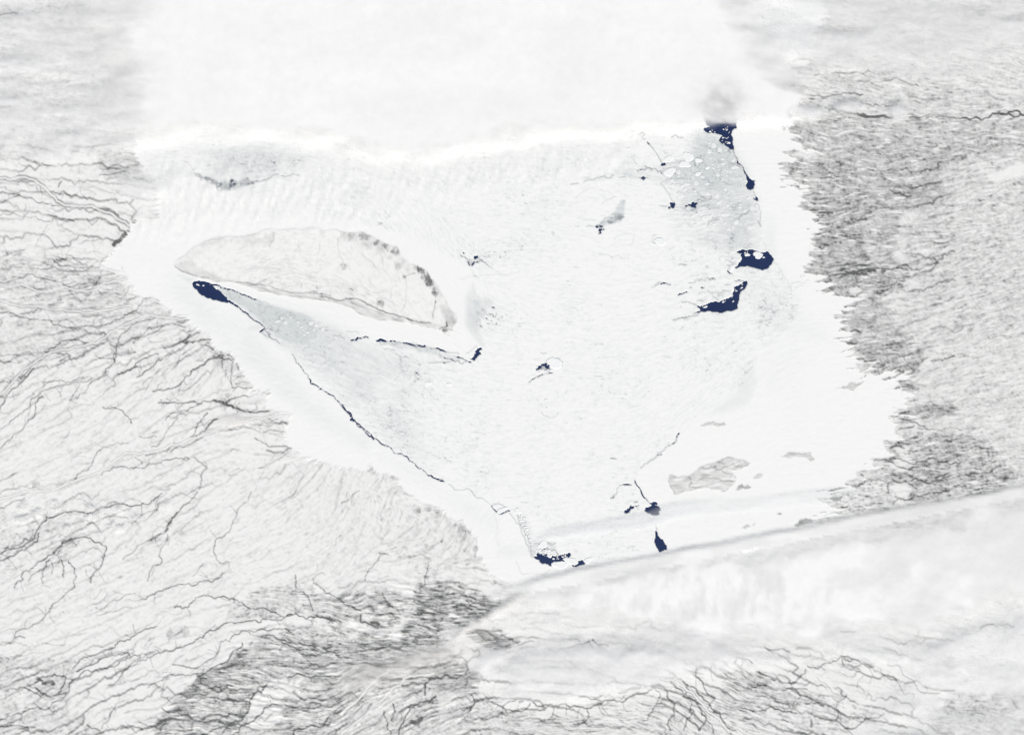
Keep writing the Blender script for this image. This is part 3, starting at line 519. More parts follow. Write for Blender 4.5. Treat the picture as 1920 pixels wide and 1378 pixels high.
 ('l', '1170,590 1280,620 1420,650 1500,630 1600,590 1650,590', 2, .5), ('l', '950,615 1050,605 1150,640 1220,690 1340,710 1460,735', 1.7, .45), ('l', '830,690 960,690 1080,690', 1.8, .45), ('l', '450,955 560,930 690,905 800,880 850,850 920,845', 3, .5), ('l', '860,815 960,840 1070,855 1110,870', 1.9, .45),
 ('l', '1110,870 1105,920 1110,980', 3.6, .4), ('l', '1110,870 1230,860 1360,850 1500,850 1600,860 1700,840 1830,780', 2, .5), ('l', '1230,860 1380,890 1420,930', 2, .45), ('l', '390,1005 480,995', 2, .5), ('l', '580,1140 650,1135', 2, .5), ('l', '1360,790 1290,770 1250,770', 2.6, .35),
 ('l', '1170,1105 1290,1060 1400,1000 1560,980 1800,950', 2.6, .4), ('l', '1700,640 1800,660 1917,650', 2, .4), ('l', '1620,870 1640,910 1700,940', 1.5, .4), ('l', '420,915 440,915', 3, .5), ('l', '800,775 830,790', 2.4, .5), ('l', '430,1165 500,1200 590,1205', 1.3, .3), ('l', '740,1135 850,1155', 2.4, .4),
 ('i', '690,525 780,545 900,555 1000,562 1100,580 1200,600 1320,600 1400,608', 2.8, .9), ('i', '1000,560 1200,600 1330,600', 4, .95), ('i', '1590,610 1700,605 1917,590', 1.6, .4), ('i', '530,135 640,115 800,105 900,115 1050,115 1200,110', 1.5, .45), ('i', '1000,210 1150,205 1260,210 1340,190 1420,160 1520,200 1680,245', 1.7, .42),
 ('i', '270,240 350,255 450,265', 2.2, .4), ('i', '350,340 480,350 600,370 760,350 880,330 1060,345', 2, .45), ('i', '290,395 400,390 520,392', 2.2, .45), ('i', '1040,430 1130,455 1300,460 1440,465', 2, .38), ('i', '640,490 700,530', 3, .3), ('i', '250,345 310,330', 5, .35),
 ('C', '1570,665 1650,660 1710,665 1740,640 1830,640 1917,650', 2.4, .9), ('C', '1300,660 1400,655 1480,655 1570,665', 1.3, .4), ('C', '1740,640 1917,648', 3, .95),
 ('j', '920,360 1000,370 1100,380', 2.4, .45), ('j', '600,1025 700,1000 850,985 1000,985 1150,950', 2.4, .5), ('j', '880,960 1000,965 1200,945', 5, .4), ('j', '480,265 600,285 720,300', 3.4, .4), ('j', '640,1110 720,1150 820,1250 880,1265 1000,1220 1060,1190', 2, .4), ('j', '1360,40 1480,70 1600,110', 2, .5),
 ('j', '1380,940 1560,880 1700,940 1800,890 1917,850', 2.6, .35), ('j', '1050,1180 1250,1210 1450,1050', 2.2, .35), ('k', '550,378 680,385 800,378', 3, .45), ('k', '620,105 700,90 760,60', 2, .4), ('k', '600,510 700,500 750,510', 3, .45), ('k', '940,770 1030,770 1060,755', 1.8, .5),
 ('k', '1200,1005 1290,995', 3.4, .45), ('k', '1310,1000 1440,1010', 6, .3), ('k', '700,690 860,710 1000,730', 4, .3), ('k', '1180,800 1290,830', 2.4, .45), ('k', '1230,1135 1310,1140 1440,1130', 2, .4), ('k', '1600,700 1720,690 1850,640', 2.6, .45), ('k', '1240,1080 1320,1070', 2, .4),
 ('k', '1140,872 1180,878', 1.6, .4), ('k', '960,932 990,934', 1.5, .4), ('k', '1060,925 1090,918', 1.5, .4), ('k', '1130,975 1145,995 1130,1010', 1.6, .4), ('k', '800,932 845,922', 1.5, .4), ('k', '420,493 450,495', 1.8, .3), ('k', '510,97 540,97', 1.8, .35), ('k', '445,235 520,225', 1.6, .3),
]
def branch(pts, r, n, Lmin, Lmax, w, a, acc):
    seg = [math.hypot(pts[i + 1][0] - pts[i][0], pts[i + 1][1] - pts[i][1]) for i in range(len(pts) - 1)]
    tot = sum(seg)
    for _ in range(n):
        q = r.random() * tot; i = 0
        while q > seg[i] and i < len(seg) - 1: q -= seg[i]; i += 1
        t = q / max(seg[i], 1e-6)
        x = pts[i][0] + t * (pts[i + 1][0] - pts[i][0]); y = pts[i][1] + t * (pts[i + 1][1] - pts[i][1])
        th = math.atan2(pts[i + 1][1] - pts[i][1], pts[i + 1][0] - pts[i][0]) + r.choice((-1, 1)) * r.uniform(.3, .95) + (math.pi if r.random() < .5 else 0)
        L = r.uniform(Lmin, Lmax); p = [(x, y)]; s = 0
        while s < L:
            th += r.gauss(0, .28); x += 4 * math.cos(th); y += 4 * math.sin(th); s += 4; p.append((x, y))
        acc.append((p, w, a))
def drainage(x0, x1, y0, y1, hgt, sink):
    import heapq
    i0, i1, j0, j1 = G.win(x0, y0, x1, y1)
    h = hgt[j0:j1, i0:i1]; ny, nx = h.shape
    hl = h.ravel().tolist(); sk = sink[j0:j1, i0:i1].ravel().copy()
    e = np.zeros((ny, nx), bool); e[0] = e[-1] = True; e[:, 0] = e[:, -1] = True
    edge_ = e.ravel()
    done = bytearray(sk.astype(np.uint8).tobytes())
    par = [-1] * (ny * nx); order = []
    ss = sk.reshape(ny, nx)
    nearsink = (np.roll(ss, 1, 0) | np.roll(ss, -1, 0) | np.roll(ss, 1, 1) | np.roll(ss, -1, 1)).ravel() & ~sk
    heap = [(hl[i], i) for i in np.nonzero((nearsink | edge_) & ~sk)[0].tolist()]
    for _, i in heap: done[i] = 1
    heapq.heapify(heap)
    eb = edge_.tolist(); nb = (1, -1, nx, -nx, nx + 1, nx - 1, -nx + 1, -nx - 1)
    while heap:
        v, i = heapq.heappop(heap); order.append(i)
        if eb[i]: 
            cand = [k for k in nb if 0 <= i + k < ny * nx and abs((i + k) % nx - i % nx) <= 1]
        else: cand = nb
        for k in cand:
            q = i + k
            if not done[q]:
                done[q] = 1; par[q] = i
                heapq.heappush(heap, (hl[q] if hl[q] > v else v + 1e-5, q))
    acc = [1.] * (ny * nx)
    for i in reversed(order):
        p = par[i]
        if p >= 0: acc[p] += acc[i]
    out = np.zeros((NY, NX), np.float32)
    a = np.array(acc, np.float32).reshape(ny, nx); a[ss] = 0
    out[j0:j1, i0:i1] = a
    return out
hgt = -X + .42 * Y + 70 * N3 + 34 * fbm(X / 120, Y / 120, 3, 131) + 22 * fbm(X / 40, Y / 40, 4, 137) + 17 * P4 + 5 * P5 + 3 * SPK + 2 * wn0
hgt = np.where(Y > 1180, hgt - 1.1 * (Y - 1180) * sstep(600, 900, X), hgt)
FLOW = drainage(-130, 1800, 270, 1470, hgt.astype(np.float32), (sd_main < 0) | (X > 1790))
brk = np.clip(.72 + .95 * N1 + .35 * N2, .06, 1.5)
for q_ in (tp('P', '420,900 560,880 720,930 760,1080 560,1100 380,1060'), tp('P', '-60,760 150,760 330,800 200,900 -60,900'), tp('P', '20,1060 300,1060 330,1200 60,1230')): brk = brk * (1 - .5 * G.soft(q_, 50))
HILLY = sstep(.2, .34, blur1(dens.astype(np.float32), 3)) * (X < 1400)
fl_a = np.clip(.235 * np.log10(np.maximum(FLOW, 1) / (15. - 7 * HILLY)), 0, .62) * brk
fl_a = fl_a * (.85 + .55 * sstep(760, 600, Y) + .9 * sstep(1180, 1290, Y))
fl_w = blur1(np.maximum(fl_a, 0), 1)
DRAIN = np.clip(np.maximum(fl_a * .85, 1.3 * fl_w) , 0, .7) * sstep(1, 5, sd_main)
land_gate = np.maximum(sstep(-2, 3, sd_main), 0)
allst = []
rr = random.Random(5)
for k, (t, s, w, a) in enumerate(STREAMS):
    p = jag(tp(t, s), .11, 4., 700 + k)
    allst.append((p, w, a))
    if t in 'ADGHI':
        L = sum(math.hypot(p[i + 1][0] - p[i][0], p[i + 1][1] - p[i][1]) for i in range(len(p) - 1))
        branch(p, rr, int(L / 26), 6, 26, 1.0, a * .55, allst)
# loose small brooks over the lowlands
for _ in range(160):
    x = rr.uniform(-60, 900); y = rr.uniform(480, 1400)
    th = float(ANG[min(NY - 1, max(0, int((y + 90) / 1.7))), min(NX - 1, max(0, int((x + 130) / 1.7)))]) + rr.gauss(0, .25)
    p = [(x, y)]; s = 0; L = rr.uniform(10, 48)
    while s < L:
        th += rr.gauss(0, .22); x += 4 * math.cos(th); y += 4 * math.sin(th); s += 4; p.append((x, y))
    allst.append((p, rr.uniform(.7, 1.2), rr.uniform(.14, .36)))
for (t, cx0, cy0, rad, a) in [('o',345,110,34,.45),('o',575,195,34,.45),('o',700,340,34,.4),('o',730,380,24,.35),('o',870,590,34,.6),('o',980,570,42,.45),('o',1090,600,44,.45),('o',1370,800,66,.5),
        ('o',1430,815,34,.55),('o',1500,900,30,.35),('o',1510,1010,36,.5),('o',1500,1085,34,.45),('o',1130,930,26,.5),('o',955,970,15,.65),('o',980,1165,20,.5),('o',1385,1030,28,.45),('o',980,1250,22,.5),('o',1610,1190,20,.6),
        ('o',230,140,22,.4),('o',1190,680,34,.35),('o',1280,740,34,.4),('o',965,680,24,.4),('o',1340,860,28,.4),('o',1060,700,30,.3),('D',1240,640,40,.4),('D',1290,690,30,.3),('D',590,720,18,.4),('D',720,600,20,.45),
        ('D',1270,885,40,.5),('D',1330,905,34,.45),('D',200,1345,20,.45),('G',400,280,34,.4),('G',190,270,36,.3),('G',950,190,20,.4),('G',1020,240,14,.35),('G',950,810,30,.4),('G',1030,800,34,.35),('m',340,960,40,.4),('m',420,830,24,.3),
        ('f',310,870,18,.45),('f',220,730,14,.5),('H',540,110,30,.3),('H',210,590,30,.4),('H',200,750,30,.55),('H',440,1290,50,.4),('H',560,1110,50,.4)]:
    ox, oy, kk = TILE[t]; rad = rad / kk
    d = np.hypot(X - ox - cx0 / kk, Y - oy - cy0 / kk) + rad * (.9 * N2 + .25 * SPK)
    COVER = np.maximum(COVER, a * np.clip(1 + .4 * N2 + .2 * SPK, .2, 1.2) * sstep(rad * 1.2, rad * .5, d))
bank = Z0.copy()
def stamp(acc, p, w, a):
    for i in range(len(p) - 1):
        (ax, ay), (bx, by) = p[i], p[i + 1]
        q = w / 2 + 2.2
        i0, i1, j0, j1 = G.win(min(ax, bx) - q, min(ay, by) - q, max(ax, bx) + q, max(ay, by) + q)
        if i1 <= i0 or j1 <= j0: continue
        XX = X[j0:j1, i0:i1]; YY = Y[j0:j1, i0:i1]
        dx, dy = bx - ax, by - ay
        tt = np.clip(((XX - ax) * dx + (YY - ay) * dy) / (dx * dx + dy * dy + 1e-9), 0, 1)
        d = np.hypot(XX - ax - tt * dx, YY - ay - tt * dy)
        c = np.clip((w / 2 + 1.1 - d) / 1.9, 0, 1) * a
        np.maximum(acc[j0:j1, i0:i1], c, out=acc[j0:j1, i0:i1])
for (p, w, a) in allst: stamp(bank, p, w, a)
bank *= np.clip(.95 + .30 * N2 + .16 * P1, .35, 1.25)
COVER = np.clip(COVER + (bank * 1.45 + DRAIN) * (1 - COVER * .55), 0, .93)
river_label = np.full((NY, NX), -1, np.int16)
for k, (t, s, hw, bw, a, lab) in enumerate(RIVERS):
    p = jag(tp(t, s), .06, 5, 900 + k)
    d = G.dist(p, 14)
    COVER = np.maximum(COVER, a * np.clip((hw + bw + .8 - d) / 1.7, 0, 1) * np.clip(.9 + .5 * N2 + .2 * P1, .2, 1.2))
    COVER = COVER * (1 - .95 * np.clip((hw + .9 - d) / 1.5, 0, 1))
    river_label[(d < hw + .5) & (river_label < 0)] = k
# conifer cover ends in ragged spits along the shores
ragged = sstep(-1.5, 3, sd_main)
COVER *= ragged
offshore = sd_main < -2

# ------------------------------------------------------------------ islands
isl = sstep(-1.5, 1.5, sd_isle)
ic = .018 + .042 * np.clip(.3 * P1 + .9 * ISO, -1, 3.5)
ic = ic + .10 * G.soft(tp('d', '0,520 300,640 620,700 760,860 700,950 480,850 0,790 -600,700 -900,500 -500,300'), 12) * np.clip(.6 + .9 * N2 + .5 * P1, 0, 2.5)
ic = ic + .20 * G.soft(tp('c', '160,605 230,655 370,710 540,740 700,780 900,770 700,720 500,640 400,560 330,470 240,540'), 4) * np.clip(.9 + .5 * N2, 0, 2)
ic = ic + .10 * G.soft(tp('c', '330,470 520,300 800,270 1120,205 1300,220 1280,330 1100,380 700,330 400,480'), 6) * np.clip(.7 + .7 * N2, 0, 2)
ic = ic + .22 * G.soft(tp('d', '0,40 480,90 700,210 900,290 1100,480 1000,560 850,420 700,350 480,240 150,170 0,140'), 6) * np.clip(.6 + 1.0 * N2, 0, 2.4)
ic = ic + .30 * G.soft(tp('d', '1060,480 1210,540 1330,700 1400,830 1500,1000 1540,1110 1440,1200 1400,1100 1330,850 1230,700'), 5) * np.clip(.6 + .9 * N2, 0, 2.4)
for (cx, cy, rad, a) in [(1115,510,45,.75),(1215,590,38,.65),(1230,650,42,.7),(1290,780,32,.55),(1285,730,20,.5),(950,595,18,.6),(850,310,32,.55),(510,120,50,.5),(640,210,32,.5),
                         (730,240,40,.55),(350,120,45,.35),(680,890,28,.45),(1300,880,12,.6),(1140,600,22,.35),(1065,550,14,.5),(20,790,12,.6),(270,470,30,.3),(1400,1190,25,.5),(1420,1140,18,.5),(880,470,30,.25)]:
    px, py = TILE['d'][0] + cx / 5.99, TILE['d'][1] + cy / 5.99
    rad = rad / 5.99 * 1.15
    d = np.hypot(X - px, Y - py) + rad * .9 * N2 + rad * .2 * P1
    ic = np.maximum(ic, a * 1.25 * np.clip(1 + .4 * N2 + .2 * SPK, .3, 1.2) * sstep(rad * 1.25, rad * .6, d))
isle_lines = [('c', '160,605 230,652 370,706 540,738', 5, .45), ('c', '540,740 650,772 870,775 980,775 1080,800 1210,810', 2.4, .45), ('c', '1210,810 1330,855 1480,895 1560,895 1650,890 1820,905 1917,925', 1.6, .5), ('c', '1640,890 1760,890', 3, .5),
 ('c', '870,770 1000,810 1200,860 1400,915 1600,935 1917,940', 1.2, .35), ('c', '900,790 1040,860 1330,930 1600,965 1917,1000', 1.2, .3), ('c', '1060,795 1150,765 1200,745', 1.3, .4), ('c', '1210,810 1260,780', 1.5, .4), ('c', '1370,860 1420,835', 1.5, .4), ('c', '1590,840 1595,790', 1.4, .35), ('c', '1770,880 1760,815', 1.4, .4),
 ('d', '0,810 100,830 230,860 330,845 480,865 590,925 740,995', 2.0, .7), ('d', '740,995 900,1040 1040,1085 1150,1105 1240,1108', 1.9, .7), ('d', '290,835 340,840', 3, .6), ('d', '0,855 110,875 230,910 360,945 430,1000 560,1050 660,1085 910,1115 1150,1155 1300,1185', 1.3, .38),
 ('d', '100,830 110,870', 1.4, .4), ('d', '350,880 420,920 560,960 700,1010 850,1080 940,1070', 1.2, .32), ('d', '660,1085 820,1080 900,1060', 1.2, .3), ('d', '1340,1185 1430,1150 1420,1100', 2, .5), ('d', '1380,1190 1500,1195', 2, .45), ('d', '1400,1235 1440,1275 1490,1230', 1.4, .25),
 ('d', '200,160 210,350 260,440 210,490', 1.3, .25), ('d', '260,440 320,460 340,520', 1.2, .22), ('d', '470,320 500,380 580,430 620,490', 1.3, .25), ('d', '700,380 720,520 780,580', 1.5, .18), ('d', '950,600 970,740 960,880 920,980', 1.4, .22), ('d', '820,700 790,800 830,930', 1.3, .18),
 ('d', '1300,860 1285,960 1270,1060', 1.8, .45), ('d', '860,440 880,580 900,640', 1.4, .2), ('d', '940,600 1060,560', 1.3, .4), ('d', '1040,120 1040,120', 1, 0), ('d', '1540,1040 1540,1110', 1.3, .2), ('d', '660,870 720,880 700,940', 1.6, .35), ('d', '340,730 370,745', 1.8, .45),
 ('c', '1270,220 1280,290 1230,370', 4, .18), ('c', '520,300 600,290 700,275', 2, .25), ('c', '1790,350 1780,450', 1.6, .22), ('c', '1560,300 1570,450', 1.6, .18)]
RIM = [(600 + a / 5.99, 420 + b / 5.99, c / 5.99) for a, b, c in [(1115,510,62),(1215,590,50),(1230,655,55),(1290,780,45),(850,310,48),(510,120,70),(640,210,45),(730,240,50)]]
ib = Z0.copy()
for k, (t, s, w, a) in enumerate(isle_lines): stamp(ib, jag(tp(t, s), .07, 4, 1100 + k), w, a)
flat_pts = tp('d', '0,812 230,862 480,868 590,928 740,998 900,1043 1240,1110 1430,1150 1300,1188 910,1118 660,1088 560,1053 430,1003 360,948 110,878 0,858') + tp('c', '1600,965 1330,930 1040,860 870,790 870,772 1080,802 1330,857 1560,897')
sd_flat = G.sdf(flat_pts, 20)
ic = np.where(sd_flat > -1, np.maximum(ic, .17 + .07 * P2), ic)
ic = np.clip(np.maximum(ic, 0) + ib * np.clip(.9 + .3 * N2, .4, 1.2), 0, .85)
COVER = COVER * (1 - isl) * (1 - 0) + ic * isl

rock_sd = G.sdf(jag(ROCK, .08, 4, 12, True), 30)
rk = sstep(-1.5, 1.5, rock_sd)
rl = Z0.copy()
for k, s in enumerate(['690,670 800,690 940,655 1010,600 1110,545 1230,510 1340,460 1400,465 1530,495 1595,530 1480,600 1400,610 1330,605', '1330,605 1400,640 1440,690 1430,750 1380,790 1340,835', '675,730 700,800 740,880 780,885 880,840',
        '920,800 1000,805 1080,790 1150,820 1340,835', '900,680 940,740 910,800', '1200,560 1280,590 1340,560 1400,540 1440,570 1500,560', '1280,610 1340,650 1390,660 1370,690', '1180,690 1240,700 1300,730 1400,730', '960,720 1060,690 1170,700', '1230,520 1330,540 1420,530', '1050,580 1100,590 1160,560', '1210,560 1180,580 1240,600']):
    stamp(rl, jag(tp('h', s), .1, 3, 1200 + k), 1.5, .38)
rcov = np.clip(.16 + .09 * P2 + .10 * N2 + rl, 0, .7)
COVER = COVER * (1 - rk) + rcov * rk
small_sd = []
for k, (pts, lab, d0) in enumerate(SMALL):
    q = jag(pts, .12, 2.5, 1300 + k, True)
    sd = G.sdf(q, 8); small_sd.append(sd)
    m = sstep(-1.2, 1.2, sd)
    rim = np.clip(1 - np.abs(sd) / 1.8, 0, 1) * .16
    COVER = COVER * (1 - m) + np.clip(d0 + .10 * N2 + .08 * P1 + rim, 0, .75) * m

# ------------------------------------------------------------------ land relief and ice surface
land = np.maximum(sstep(-1.5, 1.5, sd_main), np.maximum(isl, rk))
for sd in small_sd: land = np.maximum(land, sstep(-1, 1, sd))
hill = np.maximum(G.soft(tp('G', '880,1300 1100,1060 1420,850 1640,800 2000,860 2050,1500 900,1500'), 30), G.soft(tp('H', '-100,600 400,540 700,560 900,640 640,800 300,1100 800,1200 700,1378 0,1378'), 30))
W *= (1 - land)
YOUNG *= (1 - land)
pack_zone = np.clip(1 - sstep(-60, 20, sd_main), 0, 1)
def worley(x, y, seed):
    xi = np.floor(x).astype(np.int32); yi = np.floor(y).astype(np.int32)
    f1 = np.full(x.shape, 9., np.float32); f2 = f1.copy()
    for a in (-1, 0, 1):
        for b_ in (-1, 0, 1):
            u = xi + a; v = yi + b_
            px = u + TAB[(v + seed) & 511, (u + 3 * seed) & 511]; py = v + TAB[(u + 7 * seed) & 511, (v + seed) & 511]
            d = np.hypot(x - px, y - py)
            f2 = np.minimum(np.maximum(f1, d), f2); f1 = np.minimum(f1, d)
    return f2 - f1
wx1 = X + 6 * fbm(X / 14, Y / 14, 3, 141); wy1 = Y + 5 * fbm(X / 14, Y / 14, 3, 143)
FE = np.clip(1 - worley(wx1 / 15, wy1 / 10, 5) / .13, 0, 1) * np.clip(.35 + .9 * N1, 0, 1) + .8 * np.clip(1 - worley(wx1 / 34, wy1 / 24, 9) / .07, 0, 1) * np.clip(.45 + .9 * fbm(X / 45, Y / 45, 3, 147), 0, 1)
ice_tex = .21 * FE + .105 * np.clip(.75 * P1 + .30 * P2 + .55 * SPK, -1.5, 3.2) + .07 * N1 + .04 * N3
fast_w = tp('P', '200,380 327,501 362,518 372,528 362,531 372,543 400,560 427,567 445,574 462,587 480,605 497,618 490,630 530,650 550,663 578,705 620,742 645,770 661,787 680,807 700,822 740,844 776,868 800,885 835,905 870,917 905,932 922,942 936,960 955,958 975,985 985,1010 997,1045 1040,1062 1000,1090 800,1100 300,700')
fast_isle = tp('P', '200,300 450,360 600,400 760,440 880,500 890,560 895,620 903,653 880,672 855,664 830,655 797,648 760,642 735,640 705,638 670,635 640,625 600,605 550,585 520,580 480,562 443,547 400,535 372,528 362,518 327,501 200,500')
fast_e = tp('P', '1378,238 1370,246 1372,270 1376,285 1385,307 1400,325 1408,340 1413,350 1420,380 1426,425 1434,455 1450,485 1462,500 1475,530 1500,560 1480,620 1420,670 1410,690 1395,720 1330,770 1300,790 1275,813 1260,832 1230,862 1200,878 1189,900 1200,925 1215,940 1232,960 1236,1000 1245,1030 1300,1060 1760,1000 1760,150 1480,100 1440,150')
in_fw = G.inside(jag(fast_w, .02, 6, 21, True)); in_fi = G.inside(jag(fast_isle, .02, 6, 22, True)); in_fe = G.inside(jag(fast_e, .02, 6, 23, True))
smooth_ice = np.clip(blur1((in_fw | in_fi | in_fe).astype(np.float32), 3), 0, 1)
YOUNG = np.clip(YOUNG + (1 - land) * (ice_tex * (1 - .72 * smooth_ice) + .075 * (1 - smooth_ice)), 0, 1)
flecks = np.clip((-P1 - 2.05) * .5, 0, .5) * (1 - smooth_ice) * (1 - land) * np.clip(.35 + N1 + 2.2 * YOUNG, 0, 1.3)
W = np.maximum(W, flecks * .7)
FEy = FE * sstep(.25, .5, YOUNG) * np.clip(.4 + 1.2 * N2, 0, 1) * (1 - smooth_ice) * (1 - land)
W = np.maximum(W, .5 * FEy)
halo = np.clip(blur1((W > .55).astype(np.float32), 2) * 2, 0, 1) * (1 - land)
YOUNG = np.maximum(YOUNG, .45 * halo)
shelf_grain = smooth_ice * (1 - land) * np.clip(-P2 - 1.9, 0, 1) * .12
COVER = np.where(land > .02, COVER, 0) + COVER * 0
COVER = np.maximum(COVER, shelf_grain * 0)
# offshore forest spits of the ragged shore count as land too
H = .004 + .0008 * N1 + .00016 * P2
H = H + land * (.0035 + .002 * sstep(0, 60, sd_main) * (1 + N3) + .0002 * P2) + land * hill * (.002 * P3 + .0016 * P2 + .008 * (N1 + .4))
H = np.where(land > .9, np.maximum(H, .0035), H)
H = H - .020 * sstep(.42, .80, W)
H = H.astype(np.float32)

# ------------------------------------------------------------------ materials
def material(name):
    m = bpy.data.materials.new(name); m.use_nodes = True
    nt = m.node_tree; nt.nodes.clear()
    out = nt.nodes.new('ShaderNodeOutputMaterial')
    return m, nt, out
def mixc(nt, fac, a, b):
    n = nt.nodes.new('ShaderNodeMix'); n.data_type = 'RGBA'
    for s, v in ((n.inputs[0], fac), (n.inputs[6], a), (n.inputs[7], b)):
        if hasattr(v, 'links'): nt.links.new(v, s)
        else: s.default_value = v
    return n.outputs[2]
def noise_fac(nt, scale, lo, hi, detail=6, rough=.6, dist=0.):
    tc = nt.nodes.new('ShaderNodeNewGeometry')
    n = nt.nodes.new('ShaderNodeTexNoise'); n.inputs['Scale'].default_value = scale; n.inputs['Detail'].default_value = detail
    n.inputs['Roughness'].default_value = rough; n.inputs['Distortion'].default_value = dist
    nt.links.new(tc.outputs['Position'], n.inputs['Vector'])
    r = nt.nodes.new('ShaderNodeMapRange'); r.inputs[1].default_value = .3; r.inputs[2].default_value = .7
    r.inputs[3].default_value = lo; r.inputs[4].default_value = hi
    nt.links.new(n.outputs[0], r.inputs[0])
    return r.outputs[0]
def surface_mat(name, snow, young, wet, wood, wood2):
    m, nt, out = material(name)
    at = nt.nodes.new('ShaderNodeAttribute'); at.attribute_name = 'cover'
    sp = nt.nodes.new('ShaderNodeSeparateColor'); nt.links.new(at.outputs['Color'], sp.inputs[0])
    snow_v = mixc(nt, noise_fac(nt, 9., 0, 1), tuple(c * .985 for c in snow[:3]) + (1,), snow)
    woodc = mixc(nt, noise_fac(nt, 5., 0, 1), wood, wood2)
    grain = noise_fac(nt, 70., .80, 1.2, 4, .7)
    mu = nt.nodes.new('ShaderNodeMath'); mu.operation = 'MULTIPLY'; mu.use_clamp = True
    nt.links.new(sp.outputs[0], mu.inputs[0]); nt.links.new(grain, mu.inputs[1])
    c = mixc(nt, sp.outputs[1], snow_v, young)
    c = mixc(nt, sp.outputs[2], c, wet)
    c = mixc(nt, mu.outputs[0], c, woodc)
    b = nt.nodes.new('ShaderNodeBsdfPrincipled')
    nt.links.new(c, b.inputs['Base Color']); b.inputs['Roughness'].default_value = .9
    b.inputs['Specular IOR Level'].default_value = .1
    nt.links.new(b.outputs[0], out.inputs[0])
    return m
M_LAND = surface_mat('snowy_lowland', (.885, .887, .882, 1), (.6, .66, .7, 1), (.05, .06, .08, 1), (.060, .064, .062, 1), (.078, .081, .084, 1))
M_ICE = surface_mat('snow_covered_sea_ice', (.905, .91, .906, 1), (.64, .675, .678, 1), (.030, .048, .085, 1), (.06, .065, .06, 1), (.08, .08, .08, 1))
M_FLOE, nt, out = material('floe_snow')
b = nt.nodes.new('ShaderNodeBsdfPrincipled'); nt.links.new(mixc(nt, noise_fac(nt, 14., 0, 1), (.84, .86, .87, 1), (.91, .915, .915, 1)), b.inputs['Base Color'])
b.inputs['Roughness'].default_value = .9; b.inputs['Specular IOR Level'].default_value = .1; nt.links.new(b.outputs[0], out.inputs[0])
M_DULL, nt, out = material('thin_floe_snow')
b = nt.nodes.new('ShaderNodeBsdfPrincipled'); nt.links.new(mixc(nt, noise_fac(nt, 14., 0, 1), (.76, .785, .79, 1), (.84, .85, .85, 1)), b.inputs['Base Color'])
b.inputs['Roughness'].default_value = .9; b.inputs['Specular IOR Level'].default_value = .1; nt.links.new(b.outputs[0], out.inputs[0])
M_SEA, nt, out = material('cold_open_water')
b = nt.nodes.new('ShaderNodeBsdfPrincipled'); nt.links.new(mixc(nt, noise_fac(nt, 2.5, 0, 1), (.012, .026, .088, 1), (.017, .034, .102, 1)), b.inputs['Base Color'])
b.inputs['Roughness'].default_value = .55; b.inputs['Specular IOR Level'].default_value = .25; nt.links.new(b.outputs[0], out.inputs[0])
M_PLAIN, nt, out = material('distant_snowy_ground')
b = nt.nodes.new('ShaderNodeBsdfPrincipled')
nt.links.new(mixc(nt, noise_fac(nt, 1.2, 0, .4, 10, .7, .6), (.88, .885, .88, 1), (.07, .07, .07, 1)), b.inputs['Base Color'])
b.inputs['Roughness'].default_value = .9; nt.links.new(b.outputs[0], out.inputs[0])

# ------------------------------------------------------------------ meshes from the grids
def wx_(px): return (px - 960.) * U
def wy_(py): return (689. - py) * U
def finish(me, mat):
    me.materials.append(mat); me.polygons.foreach_set('use_smooth', np.ones(len(me.polygons), bool)); me.update()
def grid_mesh(name, cells, mat, xs, ys, z, attr):
    ny, nx = cells.shape
    j, i = np.nonzero(cells)
    w = nx + 1
    q = np.stack([j * w + i, (j + 1) * w + i, (j + 1) * w + i + 1, j * w + i + 1], 1)      # counter-clockwise seen from above (y is down)
    used, inv = np.unique(q, return_inverse=True)
    inv = inv.reshape(-1).astype(np.int32)
    vj, vi = used // w, used % w
    co = np.stack([wx_(xs[vi]), wy_(ys[vj]), z[vj, vi]], 1).astype(np.float32)
    me = bpy.data.meshes.new(name)
    me.vertices.add(len(co)); me.vertices.foreach_set('co', co.ravel())
    n = len(q)
    me.loops.add(n * 4); me.loops.foreach_set('vertex_index', inv)
    me.polygons.add(n); me.polygons.foreach_set('loop_start', np.arange(n, dtype=np.int32) * 4)
    me.update(calc_edges=True)
    a = me.attributes.new('cover', 'FLOAT_COLOR', 'POINT')
    v = np.ones((len(co), 4), np.float32)
    for c in range(len(attr)): v[:, c] = attr[c][vj, vi]
    a.data.foreach_set('color', v.ravel())
    finish(me, mat)
    return me
def link(name, me, label=None, cat=None, group=None, kind=None, parent=None):
    o = bpy.data.objects.new(name, me); col.objects.link(o)
    if label: o['label'] = label
    if cat: o['category'] = cat
    if group: o['group'] = group
    if kind: o['kind'] = kind
    if parent: o.parent = parent
    return o
def box_sheet(name, mat, x0, y0, x1, y1, z):
    me = bpy.data.meshes.new(name)
    me.from_pydata([(x0, y0, z), (x1, y0, z), (x1, y1, z), (x0, y1, z)], [], [(0, 1, 2, 3)])
    me.materials.append(mat); me.update()
    return me
link('ground', box_sheet('ground', M_PLAIN, -400, -400, 400, 400, -.06), kind='structure')
link('sea', box_sheet('sea', M_SEA, wx_(-128), wy_(1462), wx_(2042), wy_(-88), 0.), kind='structure')

